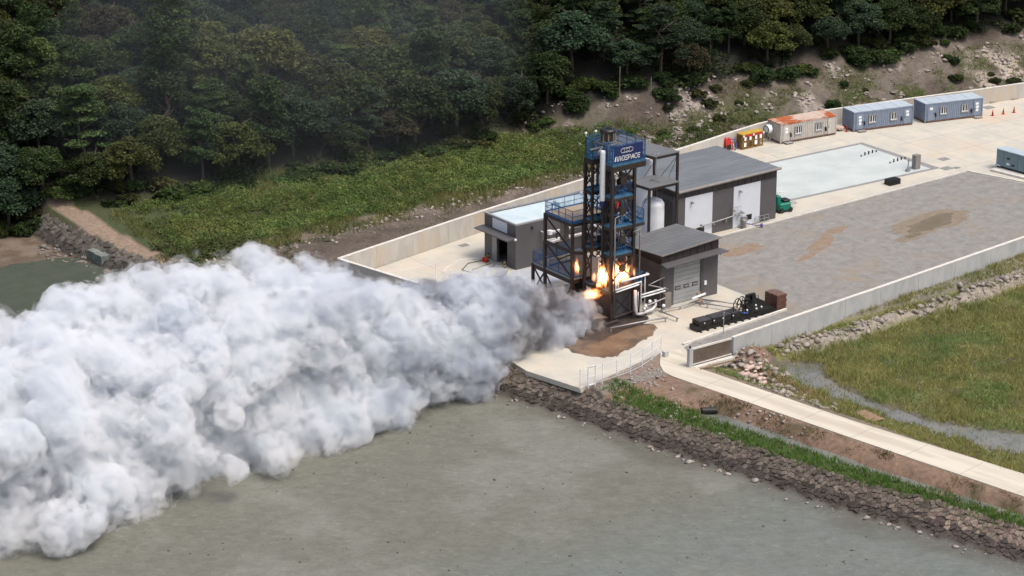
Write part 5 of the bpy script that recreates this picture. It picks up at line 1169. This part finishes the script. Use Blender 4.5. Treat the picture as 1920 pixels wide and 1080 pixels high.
def sector(x,y):
    dx,dy=x-CAMP[0],y-CAMP[1]; u=(dx*RT_[0]+dy*RT_[1])/(dx*FW_[0]+dy*FW_[1])*5090+960
    for lim,t in ((170,'above the green pool'),(340,'above the dirt track'),(520,'over the left thicket end'),(700,'over the left thicket half'),(860,'over the middle thicket'),(1010,'above the pinkish scree'),(1180,'directly behind the tower'),(1300,'behind the tall tank canopy'),(1450,'behind the bottle cage'),(1580,'behind the beige container'),(1720,'behind the middle container')):
        if u<lim: return t
    return 'behind the last container'
def level(w,e,d): f=(w-e)/(d-e); return 'at the forest edge' if f<.14 else 'low on the slope' if f<.36 else 'midway up the slope' if f<.62 else 'high on the slope'
rest=[]
vis=[q for q in placed]; rs.shuffle(vis); vis.sort(key=lambda t:0 if float(t[1]-FOOTY(t[0]))-edge_w(t[0])<.8*(depth_w(t[0])-edge_w(t[0])) else 1)
for i,(x,y,s) in enumerate(vis):
    k=rs.choice(8,p=PRB)
    if x>48 and k in (6,7): k=0
    z=hz(x,y); sc=s*rs.uniform(.95,1.25)*(1.12 if x<20 else 1)
    if i>=298: rest.append((x,y,z-.2,sc,k)); continue
    vv=proto[k][rs.randint(2)]; w=y-float(FOOTY(x))
    t=thing(KINDS[k][2],('small ' if sc<.95 else 'large ' if sc>1.2 else '')+KINDS[k][3]+' '+level(w,edge_w(x),depth_w(x))+', '+sector(x,y),'tree',(x,y,z-.2),rs.uniform(0,6.28),'trees of the hillside forest')
    t.scale=(sc,sc,sc*rs.uniform(.85,1.05))
    for nm,me in (('crown',vv[0]),('trunk',vv[1])): o=bpy.data.objects.new(nm,me); COL.objects.link(o); o.parent=t
print('rest',len(rest))
if rest:
    low=[crown(700+i,kd,c) for i,(kd,c,_,_) in enumerate(KINDS)]; VV=[];CC=[]
    for x,y,z,sc,k in rest:
        v,f,c=low[k]; n4=len(v)//4; pk=rs.rand(n4)<.4; q=v.reshape(-1,4,3)[pk]; ctr=q.mean(1,keepdims=True); q=(ctr+(q-ctr)*1.45)*sc; a=rs.rand()*6.28; ca,sa=math.cos(a),math.sin(a)
        q=np.stack([q[...,0]*ca-q[...,1]*sa+x,q[...,0]*sa+q[...,1]*ca+y,q[...,2]+z],-1); VV.append(q.reshape(-1,3)); CC.append(c.reshape(-1,4,3)[pk].reshape(-1,3))
    VV=np.concatenate(VV);CC=np.concatenate(CC); tag(npmesh('forest',VV,np.arange(len(VV)).reshape(-1,4),M['leaf'],None,False,CC),kind='stuff')
# bushes under and before the forest edge
bush=[]
for s in range(3):
    v,f,k=crown(300+s,'shrub',((.062,.095,.026),(.045,.075,.024),(.075,.085,.03))[s]); o1=npmesh('foliage',v,f,M['leaf'],None,False,k); o2=trunk(330+s,'shrub').build('stem',M['bark']); bush.append((o1.data,o2.data)); bpy.data.objects.remove(o1); bpy.data.objects.remove(o2)
blab=('bright green bush at the foot of the forest slope','dark green bush at the foot of the forest slope','olive bush at the foot of the forest slope')
nb=0; tries=0
while nb<152 and tries<5000:
    tries+=1
    x=rs.uniform(-45,112);v_=rs.rand(); e=edge_w(x)
    w=rs.uniform(e-2.6,e+1.4) if nb<130 else rs.uniform(-6,e-1)
    y=float(FOOTY(x))+w
    if y<float(BACKY(x))+1.6 or (x<36 and w<-3 and nb>=130 and x>-30 and 0): continue
    if nb>=130 and (x<40 or float(fbm(np.array(x),np.array(y),6,3,31))<.02): continue
    k=rs.choice(3,p=(.3,.45,.25)); t=thing('bush',blab[k].replace('at the foot of the forest slope',('under the forest edge' if w>e-.6 else 'out before the forest edge') if nb<130 else 'on the bare stony slope')+', '+sector(x,y),'bush',(x,y,hz(x,y)-.15),rs.uniform(0,6.28),'bushes along the forest foot'); sc=rs.uniform(.45,1.05)*(1 if nb<130 else .62); t.scale=(sc*1.15,sc*1.15,sc*.85)
    for nm,me in (('foliage',bush[k][0]),('stem',bush[k][1])): o=bpy.data.objects.new(nm,me); COL.objects.link(o); o.parent=t
    nb+=1
# tangled green band between gully and forest
def clumps(n,x0,x1,y0,y1,f,seed,cr,nl,sz,cols,name,flat=.75,up=.25):
    p,rs=scatter(n,x0,x1,y0,y1,f,seed);C=[];S=[];K=[]
    big=fbm(p[:,0],p[:,1],5,3,seed+40)
    big2=fbm(p[:,0],p[:,1],9,3,seed+90)
    for q,g,g2 in zip(p,big,big2):
        r_=rs.uniform(*cr)*(1+1.1*g);m_=max(6,int(nl*r_**1.5));d=rs.randn(m_,3);d/=np.linalg.norm(d,axis=1)[:,None];d[:,2]=np.abs(d[:,2])
        C.append(q+V(0,0,up*r_)+d*V(r_,r_,r_*flat)*(rs.rand(m_,1)**.4));S.append(rs.uniform(*sz,m_))
        c=np.array(cols[rs.randint(len(cols))])*rs.uniform(.7,1.3)*(1+.8*g)*np.array((1+.5*g2,1,1));K.append(jit(rs,c,m_,.25))
    C=np.concatenate(C);S=np.concatenate(S);K=np.concatenate(K);v,f_=leaves(C,S,rs)
    return tag(npmesh(name,v,f_,M['leaf'],None,False,np.repeat(K,4,0)),kind='stuff')
def qf(x,y): return (y-BACKY(x))/np.maximum(FOOTY(x)-BACKY(x),1)
clumps(6400,-30,42,46,64,lambda x,y:((qf(x,y)>.55+.10*fbm(x,y,6,3,8)*2)*(y<FOOTY(x)+1.2+.0*x)*sstep(43,34,x)*sstep(-.34,-.16,fbm(x,y,6,3,55)-.12*sstep(20,40,x))).astype(float)*.9,31,(.45,1.0),70,(.10,.24),((.17,.22,.06),(.125,.18,.05),(.20,.225,.08),(.10,.15,.052)),'undergrowth',.8)
clumps(1500,-38,-22,44,63,lambda x,y:((SEAX(y)-x<-3.6)*(y<62)*(y>45)*(qf(x,y)<.62)*(fbm(x,y,5,3,56)>-.22)).astype(float),32,(.35,.8),55,(.14,.3),((.075,.105,.034),(.09,.12,.036),(.12,.115,.05)),'creek_bank_weeds',.7)
clumps(6500,30,116,38,62,lambda x,y:((y>BACKY(x)+1.0)*(y<FOOTY(x)+6)*sstep(.0,.12,fbm(x,y,6,3,31)+.5*fbm(x,y,2,2,32))*sstep(14,7,y-BACKY(x))).astype(float)*.8,33,(.2,.5),45,(.09,.2),((.11,.15,.05),(.10,.135,.045),(.15,.13,.065)),'slope_weeds',.45)
clumps(1500,34,58,40,50,lambda x,y:((y>BACKY(x)+.4)*(y<BACKY(x)+6)*sstep(58,48,x)*(fbm(x,y,4,3,58)>-.12)).astype(float)*.7,36,(.3,.6),45,(.12,.26),((.13,.155,.05),(.10,.14,.045)),'bank_weeds',.55)
clumps(60,-24.5,-21.8,24,33,lambda x,y:((y>26)*(x<-22.6)).astype(float),34,(.5,.8),70,(.14,.28),((.06,.10,.025),),'wall_foot_weeds',.9)
clumps(140,-28,-14,38,48,lambda x,y:(fbm(x,y,3,2,59)>.1).astype(float)*(y>BACKY(x)+5),35,(.3,.6),50,(.12,.26),((.055,.09,.025),),'gully_weeds',.5)
clumps(3600,-62,124,40,112,lambda x,y:((y-FOOTY(x)>np.interp(x,[-60,-25,0,15,30,38,45,60,90,120],[1.5,1.5,1.5,2.0,4.6,8.2,6.5,7.6,8.2,8.0])-.8)*(y-FOOTY(x)<np.interp(x,[-60,-20,10,40,70,110],[36,36,33,27,20,16])+3)).astype(float),37,(.8,1.7),34,(.3,.6),((.034,.048,.018),(.045,.055,.02),(.03,.045,.022)),'forest_understory',.8,.1)
def turf(name,n,x0,x1,y0,y1,f,seed,h,w,colf,per=5,spread=.16):
    p,rs=scatter(n,x0,x1,y0,y1,f,seed);p=np.repeat(p,per,0);m_=len(p);p[:,:2]+=rs.randn(m_,2)*spread
    hh=rs.uniform(*h,m_)*(1+1.2*fbm(p[:,0],p[:,1],3,3,seed+7));v,f_=blades(p-[0,0,.03],hh,rs.uniform(*w,m_),rs)
    K=jit(rs,colf(p[:,0],p[:,1]),m_,.3)
    return tag(npmesh(name,v,f_,M['grassm'],None,False,np.repeat(K,3,0)),kind='stuff')
def mixc(*stops):
    def g(x,y):
        a=np.clip((fbm(x,y,6,4,71)+.35)/.7,0,1)*(len(stops)-1);i=np.clip(a.astype(int),0,len(stops)-2);t=(a-i)[:,None];s=np.array(stops);return s[i]*(1-t)+s[i+1]*t
    return g
turf('sea_wall_grass',16000,-24,-2,-82,-12,lambda x,y:((x>SEAX(y)-.25)&(x<SEAX(y)+.38*(ROADX(y)-SEAX(y))+.3)&(y<-13.5)).astype(float)*np.where(y<-19,1,sstep(-.1,.15,fbm(x,y,2.5,3,60))),41,(.28,.62),(.05,.11),mixc((.09,.155,.034),(.115,.20,.042),(.15,.21,.055)),6)
def marsh(x,y): return ((y<FRONTY(x)-.35)&(x>ROADX(y)+4.3+.6*fbm(x,y,2,3,9))).astype(float)
turf('marsh_grass',52000,-8,52,-72,-9,lambda x,y:marsh(x,y)*np.where(pond_mask(x,y)>-.1,.16,1)*np.clip(1.1+1.6*fbm(x,y,4,3,62),.15,1)*np.where(np.abs(y-(-16.2+.035*(x-4)))<1.0,.25,1)*(1-.9*np.exp(-((x+1.2)/2.4)**2-((y+16.6)/2.4)**2)),42,(.22,.6),(.04,.10),mixc((.15,.19,.06),(.235,.25,.085),(.30,.275,.10),(.20,.25,.078),(.13,.22,.06)),5,.2)
turf('ditch_grass',15000,-18,-1,-82,-22,lambda x,y:((x>SEAX(y)+.6*(ROADX(y)-SEAX(y)))&(x<ROADX(y)-.5)).astype(float)*sstep(-.12,.12,fbm(x,y,2.5,3,61)),43,(.15,.4),(.04,.08),mixc((.11,.09,.04),(.16,.125,.06),(.09,.11,.04)),5)
turf('dirt_weeds',900,-20,-8,-26,-12,lambda x,y:((x>SEAX(y)+.3)&(x<ROADX(y)-.8)&(y<-14.2)).astype(float)*sstep(.08,.2,fbm(x,y,2.5,3,63)),44,(.15,.4),(.04,.09),mixc((.05,.08,.02),(.07,.09,.03)),6)
turf('cove_bank_grass',5000,-40,-22,27,50,lambda x,y:((SEAX(y)-x<-.2)&(SEAX(y)-x>-4)&(y<50)).astype(float)*.9,45,(.15,.35),(.05,.09),mixc((.07,.09,.022),(.10,.11,.03)),5)
turf('thicket_grass',9000,-32,44,44,64,lambda x,y:((qf(x,y)>.40)&(y<FOOTY(x)+2)).astype(float)*sstep(-.2,.1,fbm(x,y,5,3,91))*sstep(44,36,x),46,(.35,.9),(.05,.1),mixc((.09,.12,.035),(.15,.17,.05),(.21,.20,.075),(.13,.17,.05)),6,.3)
turf('gully_grass',2600,-26,40,40,54,lambda x,y:((y>BACKY(x)+1.5)&(qf(x,y)<.5)).astype(float)*sstep(.06,.22,fbm(x,y,4,3,92)),47,(.15,.4),(.04,.08),mixc((.09,.11,.035),(.14,.14,.055)),5,.3)
turf('slope_grass',16000,28,116,38,60,lambda x,y:((y>BACKY(x)+.5)&(y<FOOTY(x)+6)).astype(float)*sstep(-.02,.16,fbm(x,y,6,3,31)+.5*fbm(x,y,2,2,32)),48,(.2,.5),(.05,.09),mixc((.13,.18,.055),(.19,.21,.075),(.25,.22,.12)),6,.25)
# ---------------------------------------------------------------- smoke
def surface_nets(F,o,h):
    """polygon mesh of F=0 (F>0 inside); o origin, h cell size"""
    s=F>0; nx,ny,nz=F.shape
    c=np.zeros((nx-1,ny-1,nz-1),np.int8)
    for i in (0,1):
        for j in (0,1):
            for k in (0,1): c+=s[i:nx-1+i,j:ny-1+j,k:nz-1+k]
    ii,jj,kk=np.nonzero((c>0)&(c<8)); n=len(ii); idx=-np.ones(c.shape,np.int64); idx[ii,jj,kk]=np.arange(n)
    acc=np.zeros((n,3));cnt=np.zeros(n); cor=[(0,0,0),(1,0,0),(0,1,0),(1,1,0),(0,0,1),(1,0,1),(0,1,1),(1,1,1)]
    for a,b in ((0,1),(2,3),(4,5),(6,7),(0,2),(1,3),(4,6),(5,7),(0,4),(1,5),(2,6),(3,7)):
        A,B=cor[a],cor[b];fa=F[ii+A[0],jj+A[1],kk+A[2]];fb=F[ii+B[0],jj+B[1],kk+B[2]];m=(fa>0)!=(fb>0)
        t=np.where(m,fa/np.where(m,fa-fb,1),0);p=np.array(A)+t[:,None]*(np.array(B)-np.array(A));acc+=p*m[:,None];cnt+=m
    v=(np.stack([ii,jj,kk],1)+acc/cnt[:,None])*h+o
    fs=[]
    for ax in range(3):
        sl0=[slice(None)]*3;sl1=[slice(None)]*3;sl0[ax]=slice(0,-1);sl1[ax]=slice(1,None)
        d=s[tuple(sl0)]!=s[tuple(sl1)]; b1,b2=[(1,2),(2,0),(0,1)][ax]
        e=np.array(np.nonzero(d)).T; e=e[(e[:,b1]>0)&(e[:,b2]>0)&(e[:,b1]<F.shape[b1]-1)&(e[:,b2]<F.shape[b2]-1)]
        def I(d1,d2):
            q=e.copy();q[:,b1]-=d1;q[:,b2]-=d2;return idx[q[:,0],q[:,1],q[:,2]]
        q=np.stack([I(1,1),I(0,1),I(0,0),I(1,0)],1);ins=s[e[:,0],e[:,1],e[:,2]];q[~ins]=q[~ins][:,::-1];fs.append(q)
    f=np.concatenate(fs); return v,f[(f>=0).all(1)]
def vnoise3(x,y,z,seed):
    r=np.random.RandomState(seed);L=r.rand(32,32,32).astype(np.float32)
    xi=np.floor(x).astype(int);yi=np.floor(y).astype(int);zi=np.floor(z).astype(int);fx=x-xi;fy=y-yi;fz=z-zi
    fx=fx*fx*(3-2*fx);fy=fy*fy*(3-2*fy);fz=fz*fz*(3-2*fz);g=lambda a,b,c:L[(xi+a)&31,(yi+b)&31,(zi+c)&31]
    a=(g(0,0,0)*(1-fx)+g(1,0,0)*fx)*(1-fy)+(g(0,1,0)*(1-fx)+g(1,1,0)*fx)*fy
    b=(g(0,0,1)*(1-fx)+g(1,0,1)*fx)*(1-fy)+(g(0,1,1)*(1-fx)+g(1,1,1)*fx)*fy
    return a*(1-fz)+b*fz-.5
PX=[-100,-88,-78,-69,-61,-51,-41,-35,-25,-21,-17,-14,-10.5,-8]
near=np.array([-17,-16,-14.6,-13,-11.6,-9.6,-6.4,-5.4,-4.6,-3.8,-3.0,-2.2,-1.2,-.6])
farv=np.array([26,25,24,22.5,20,16.5,13.5,11,7.5,6.0,4.9,4.2,3.6,2.6])
hgt=np.array([16,15.5,14.8,14.4,15.6,17.2,15.6,12.4,9.2,7.6,5.7,4.4,3.1,2.0])
PN=lambda x:np.interp(x,PX,near);PF=lambda x:np.interp(x,PX,farv);PH=lambda x:np.interp(x,PX,hgt)
PZ=lambda x:np.interp(x,[-27,-23],[-2.6,0.0])
def plume(x0,x1,h,seed,nbig):
    rg=np.random.RandomState(seed); o=V(x0,-21,-3.0); n=(int((x1-x0)/h)+1,int(50/h),int(23/h))
    F=np.full(n,-1.2,np.float32)
    def ball(c,r):
        lo=np.maximum(((c-r-1-o)/h).astype(int),0);hi=np.minimum(((c+r+1-o)/h).astype(int)+2,n)
        if (hi<=lo).any(): return
        X=[(np.arange(lo[k],hi[k])*h+o[k]-c[k]).astype(np.float32)**2 for k in range(3)]
        d=r-np.sqrt(X[0][:,None,None]+X[1][None,:,None]+X[2][None,None,:]); v=F[lo[0]:hi[0],lo[1]:hi[1],lo[2]:hi[2]]; np.maximum(v,d,out=v)
    for k in range(nbig):
        x=x1-(x1-x0)*rg.rand()**1.3
        Hh=PH(x);a,b=PN(x),PF(x);yc=(a+b)/2;hw=(b-a)/2;th=rg.rand()*math.pi; R1=min(Hh*rg.uniform(.12,.26),rg.uniform(1.2,2.6))
        q=1.0-R1/Hh*rg.uniform(.75,1.25); q*=rg.uniform(.9,1.0) if rg.rand()<.85 else rg.uniform(.6,.85)
        cs,sn=math.cos(th),math.sin(th); cs=math.copysign(abs(cs)**.75,cs); sn=sn**.85
        c=V(x,yc+hw*q*cs,PZ(x)+max(Hh*q*sn,R1*.55)); ball(c,R1)
        for j in range(12):
            d=rg.randn(3);d/=np.linalg.norm(d);d[2]=abs(d[2])*.9-.15;c2=c+d*R1*.8;R2=R1*rg.uniform(.3,.5);ball(c2,R2)
            for l in range(6):
                e=rg.randn(3);e/=np.linalg.norm(e);e=e+.7*d;e/=np.linalg.norm(e);R3=R2*rg.uniform(.3,.5)
                if R3>.12: ball(c2+e*R2*.85,R3)
    X,Y,Z=np.meshgrid(*[(np.arange(n[k])*h+o[k]).astype(np.float32) for k in range(3)],indexing='ij',sparse=True)
    Xf=X.ravel();ya=((PN(Xf)+PF(Xf))/2).astype(np.float32);hw=((PF(Xf)-PN(Xf))/2).astype(np.float32);pz=PZ(Xf).astype(np.float32);ph=PH(Xf).astype(np.float32)
    r_=np.sqrt(((Y-ya[:,None,None])/hw[:,None,None])**2+(np.maximum(Z-pz[:,None,None],0)/ph[:,None,None])**2)
    core=(.80-r_)*ph[:,None,None]*.8; np.maximum(F,np.where(Z<pz[:,None,None]-.2,-1.2,core),out=F)
    sel=np.nonzero((F>-1.19)&(F<1.5)); x=(sel[0]*h+o[0]).astype(np.float32);y=(sel[1]*h+o[1]).astype(np.float32);z=(sel[2]*h+o[2]).astype(np.float32)
    s=np.interp(x,[-60,-32,-12],[1.0,.72,.42]).astype(np.float32); nz=lambda k,sd:vnoise3(x/k/s,y/k/s,z/k/s,sd)
    fa=np.interp(x,[-62,-34],[.45,1.0]).astype(np.float32)
    wx=.9*nz(2.6,seed+21)+.35*nz(1.0,seed+22);wy=.9*nz(2.6,seed+23)+.35*nz(1.0,seed+24);x+=wx*s;y+=wy*s;z=z+.8*s*nz(2.4,seed+25)
    F[sel]+=s*(3.4*nz(7.5,seed+31)+2.6*nz(4.2,seed+1)+1.5*np.abs(nz(2.3,seed+2))+fa*(1.05*np.abs(nz(1.15,seed+3))+.6*np.abs(nz(.58,seed+4))+.3*np.abs(nz(.3,seed+5)))-.40-.3*fa)
    S=np.zeros(n,np.float32); sel=np.nonzero(F>-1.0); x=(sel[0]*h+o[0]).astype(np.float32);y=(sel[1]*h+o[1]).astype(np.float32);z=(sel[2]*h+o[2]).astype(np.float32)
    S[sel]=x+26*vnoise3(x/6,y/6,z/4,seed+9)*np.interp(x,[-60,-25,-10],[1.0,.7,.2])+8*vnoise3(x/2.2,y/2.2,z/2,seed+11)*np.interp(x,[-40,-12],[1,.3])
    F[0]=F[-1]=-1;F[:,0]=F[:,-1]=-1;F[:,:,-1]=-1;F[:,:,0]=-1
    return F,S,o,h
def vol(name,col,dens,aniso=0.0,emis=None,es=0,absorb=None):
    m=bpy.data.materials.new(name); m.use_nodes=True; N=m.node_tree.nodes; N.clear(); out=N.new('ShaderNodeOutputMaterial'); p=N.new('ShaderNodeVolumePrincipled')
    p.inputs['Color'].default_value=(*col,1); p.inputs['Density'].default_value=dens; p.inputs['Anisotropy'].default_value=aniso
    if absorb: p.inputs['Absorption Color'].default_value=(*absorb,1)
    if emis: p.inputs['Emission Color'].default_value=(*emis,1); p.inputs['Emission Strength'].default_value=es
    m.node_tree.links.new(p.outputs[0],out.inputs['Volume']); return m
if SMOKE:
    F,S,o_,h_=plume(-96,-8.2,.21,5,420)
    cuts=((-1e9,-33,'white_smoke',(.85,.88,.91),1.3),(-33.8,-21,'pale_grey_smoke',(.75,.79,.83),1.5),(-21.6,-13,'grey_smoke',(.60,.62,.65),2.2),(-13.5,1e9,'dark_smoke',(.22,.21,.23),1.8))  # grey rises towards the tower; core tones darkened to put shade into the hollows
    rt=thing('smoke_plume','huge billowing smoke plume, white at the left and dark by the tower, rolling over the mudflat','smoke',(-40,2,0)); rt['kind']='stuff'
    for lo,hi,nm,c,dn in cuts:
        G=np.minimum(F-.3,np.minimum(S-lo,hi-S)); G[0]=G[-1]=-1
        v,f=surface_nets(G,o_,h_); ob=npmesh(nm,v-V(-40,2,0),f,vol(nm,c,dn),rt); ob['kind']='stuff'
    G=F+.6; G[0]=G[-1]=-1;G[:,0]=G[:,-1]=-1;G[:,:,-1]=-1;G[:,:,0]=-1
    v,f=surface_nets(G,o_,h_); vm=vol('drifting_smoke',(.945,.952,.968),1.0); nt=vm.node_tree; N=nt.nodes
    ge=N.new('ShaderNodeNewGeometry'); tx=N.new('ShaderNodeTexNoise'); tx.inputs['Scale'].default_value=.85; tx.inputs['Detail'].default_value=4.5; tx.inputs['Roughness'].default_value=.6; tx.inputs['Distortion'].default_value=.4
    mr=N.new('ShaderNodeMapRange'); mr.inputs[1].default_value=.44; mr.inputs[2].default_value=.66; mr.inputs[3].default_value=0; mr.inputs[4].default_value=1.5
    nt.links.new(ge.outputs['Position'],tx.inputs['Vector']); nt.links.new(tx.outputs['Fac'],mr.inputs[0]); nt.links.new(mr.outputs[0],[n for n in N if n.bl_idname=='ShaderNodeVolumePrincipled'][0].inputs['Density'])
    pv=[n for n in N if n.bl_idname=='ShaderNodeVolumePrincipled'][0]
    sx=N.new('ShaderNodeSeparateXYZ'); nt.links.new(ge.outputs['Position'],sx.inputs[0])
    t2=N.new('ShaderNodeTexNoise'); t2.inputs['Scale'].default_value=.13; t2.inputs['Detail'].default_value=2.5; t2.inputs['Distortion'].default_value=.6; nt.links.new(ge.outputs['Position'],t2.inputs['Vector'])
    ma=N.new('ShaderNodeMath'); ma.operation='MULTIPLY_ADD'; ma.inputs[1].default_value=130; nt.links.new(t2.outputs['Fac'],ma.inputs[0])
    mb=N.new('ShaderNodeMath'); mb.operation='ADD'; mb.inputs[1].default_value=-67; nt.links.new(sx.outputs[0],mb.inputs[0]); nt.links.new(mb.outputs[0],ma.inputs[2])
    cr=N.new('ShaderNodeValToRGB'); m2=N.new('ShaderNodeMapRange'); m2.inputs[1].default_value=-60; m2.inputs[2].default_value=-5; nt.links.new(ma.outputs[0],m2.inputs[0]); nt.links.new(m2.outputs[0],cr.inputs[0])
    e=cr.color_ramp.elements; e[0].position=.28; e[0].color=(.935,.945,.96,1); e[1].position=.99; e[1].color=(.22,.21,.23,1)
    for ps,c in ((.55,(.81,.845,.89,1)),(.78,(.53,.57,.65,1)),(.90,(.42,.43,.47,1))): q=e.new(ps); q.color=c  # blue-grey stops stand for shaded hollows, scattered as colour by noise
    nt.links.new(cr.outputs[0],pv.inputs['Color'])
    vm.cycles.volume_step_rate=VSTEP
    ob=npmesh('drifting_smoke',v-V(-40,2,0),f,vm,rt); ob['kind']='stuff'
if SMOKE:
    G=F+1.1; G[0]=G[-1]=-1;G[:,0]=G[:,-1]=-1;G[:,:,-1]=-1;G[:,:,0]=-1
    v,f=surface_nets(G,o_,h_); wm=vol('wisp_smoke',(.93,.945,.965),1.0); nt=wm.node_tree; N=nt.nodes
    ge=N.new('ShaderNodeNewGeometry'); tx=N.new('ShaderNodeTexNoise'); tx.inputs['Scale'].default_value=.55; tx.inputs['Detail'].default_value=4; tx.inputs['Roughness'].default_value=.65; tx.inputs['Distortion'].default_value=.9
    mr=N.new('ShaderNodeMapRange'); mr.inputs[1].default_value=.50; mr.inputs[2].default_value=.70; mr.inputs[3].default_value=0; mr.inputs[4].default_value=.55
    nt.links.new(ge.outputs['Position'],tx.inputs['Vector']); nt.links.new(tx.outputs['Fac'],mr.inputs[0]); nt.links.new(mr.outputs[0],[n for n in N if n.bl_idname=='ShaderNodeVolumePrincipled'][0].inputs['Density'])
    wm.cycles.volume_step_rate=VSTEP*1.6
    ob=npmesh('wisp_smoke',v-V(-40,2,0),f,wm,rt); ob['kind']='stuff'
# ---------------------------------------------------------------- fire
def flame(name,label,c,r_,h_,seed,es,tint,lean=(0,0)):
    """a tapering body of glowing gas: emission falls off from its axis and is broken up by noise"""
    m=MB(); m.sphere((0,0,0),1,16,10); o=m.build(name,None,None,smooth=True); o.location=(c[0],c[1],c[2]+h_*.5); o.scale=(r_*1.5,r_*1.5,h_*.62); o.rotation_euler=(-lean[1],lean[0],0)
    mt=bpy.data.materials.new(name+'_glow'); mt.use_nodes=True; nt=mt.node_tree; N=nt.nodes; N.clear(); L=nt.links; out=N.new('ShaderNodeOutputMaterial'); e=N.new('ShaderNodeEmission')
    tc=N.new('ShaderNodeTexCoord'); mp=N.new('ShaderNodeMapping'); mp.inputs['Location'].default_value=(seed*3.7,seed*1.3,seed*2.1); mp.inputs['Scale'].default_value=(1,1,.7); L.new(tc.outputs['Object'],mp.inputs[0])
    nz=N.new('ShaderNodeTexNoise'); nz.inputs['Scale'].default_value=1.9; nz.inputs['Detail'].default_value=3; nz.inputs['Distortion'].default_value=.8; L.new(mp.outputs[0],nz.inputs['Vector'])
    ln=N.new('ShaderNodeVectorMath'); ln.operation='LENGTH'; L.new(tc.outputs['Object'],ln.inputs[0])
    a=N.new('ShaderNodeMath'); a.operation='MULTIPLY_ADD'; a.inputs[1].default_value=1.5; L.new(nz.outputs['Fac'],a.inputs[0]); a.inputs[2].default_value=.12
    s=N.new('ShaderNodeMath'); s.operation='SUBTRACT'; L.new(a.outputs[0],s.inputs[0]); L.new(ln.outputs['Value'],s.inputs[1])
    r=N.new('ShaderNodeMapRange'); r.inputs[1].default_value=.1; r.inputs[2].default_value=.62; L.new(s.outputs[0],r.inputs[0])
    pw=N.new('ShaderNodeMath'); pw.operation='POWER'; pw.inputs[1].default_value=2.2; L.new(r.outputs[0],pw.inputs[0]); ml=N.new('ShaderNodeMath'); ml.operation='MULTIPLY'; ml.inputs[1].default_value=es; L.new(pw.outputs[0],ml.inputs[0])
    cr=N.new('ShaderNodeValToRGB'); cr.color_ramp.elements[0].color=(1,.16,.02,1); cr.color_ramp.elements[1].color=(1,.52,.2,1); L.new(r.outputs[0],cr.inputs[0]); L.new(cr.outputs[0],e.inputs['Color']); L.new(ml.outputs[0],e.inputs['Strength']); L.new(e.outputs[0],out.inputs['Volume'])
    mt.cycles.volume_step_rate=.25
    o.data.materials.append(mt); return tag(o,label,'flame',None)
if FIRE:
    rg=random.Random(3)
    for lb_,c,r_,h_,sd_,es,tint,lean in (
     ('tall white hot flame under the hanging rocket',(-7.1,1.0,3.2),.6,3.1,2,16,(1,.34,.09),(0,0)),
     ('broad fireball inside the tower behind the front cross brace',(-5.3,.5,3.3),1.15,2.9,5,8,(1,.33,.08),(.1,.1)),
     ('smaller flame right of the fireball inside the tower',(-4.6,.6,3.5),.4,1.6,23,6,(1,.30,.07),(.1,0)),
     ('small flame licking at the left platform railing',(-7.6,4.7,3.8),.28,2.2,9,10,(1,.27,.06),(-.05,.1)),
     ('orange flame spilling below the deck edge above the dark smoke',(-7.8,1.9,1.8),1.0,1.5,11,6,(1,.28,.06),(0,.5)),
     ('thin flame on the right column of the tower',(-3.9,-.25,4.3),.2,1.4,14,9,(1,.25,.05),(0,0)),
     ('low flame on the deck left of the hanging rocket',(-6.9,2.6,3.5),.3,1.4,17,8,(1,.30,.07),(0,0))):
        flame('flame',lb_,c,r_,h_,sd_,es,tint,lean)
m=MB(); m.sphere((0,0,0),1,28,14); o=m.build('drifting_haze',vol('drifting_haze',(.80,.88,1.0),.0028),None,smooth=True); o.location=(2,78,8); o.scale=(38,24,20); tag(o,'thin bluish smoke haze drifting against the dark forest','haze',None,'stuff')
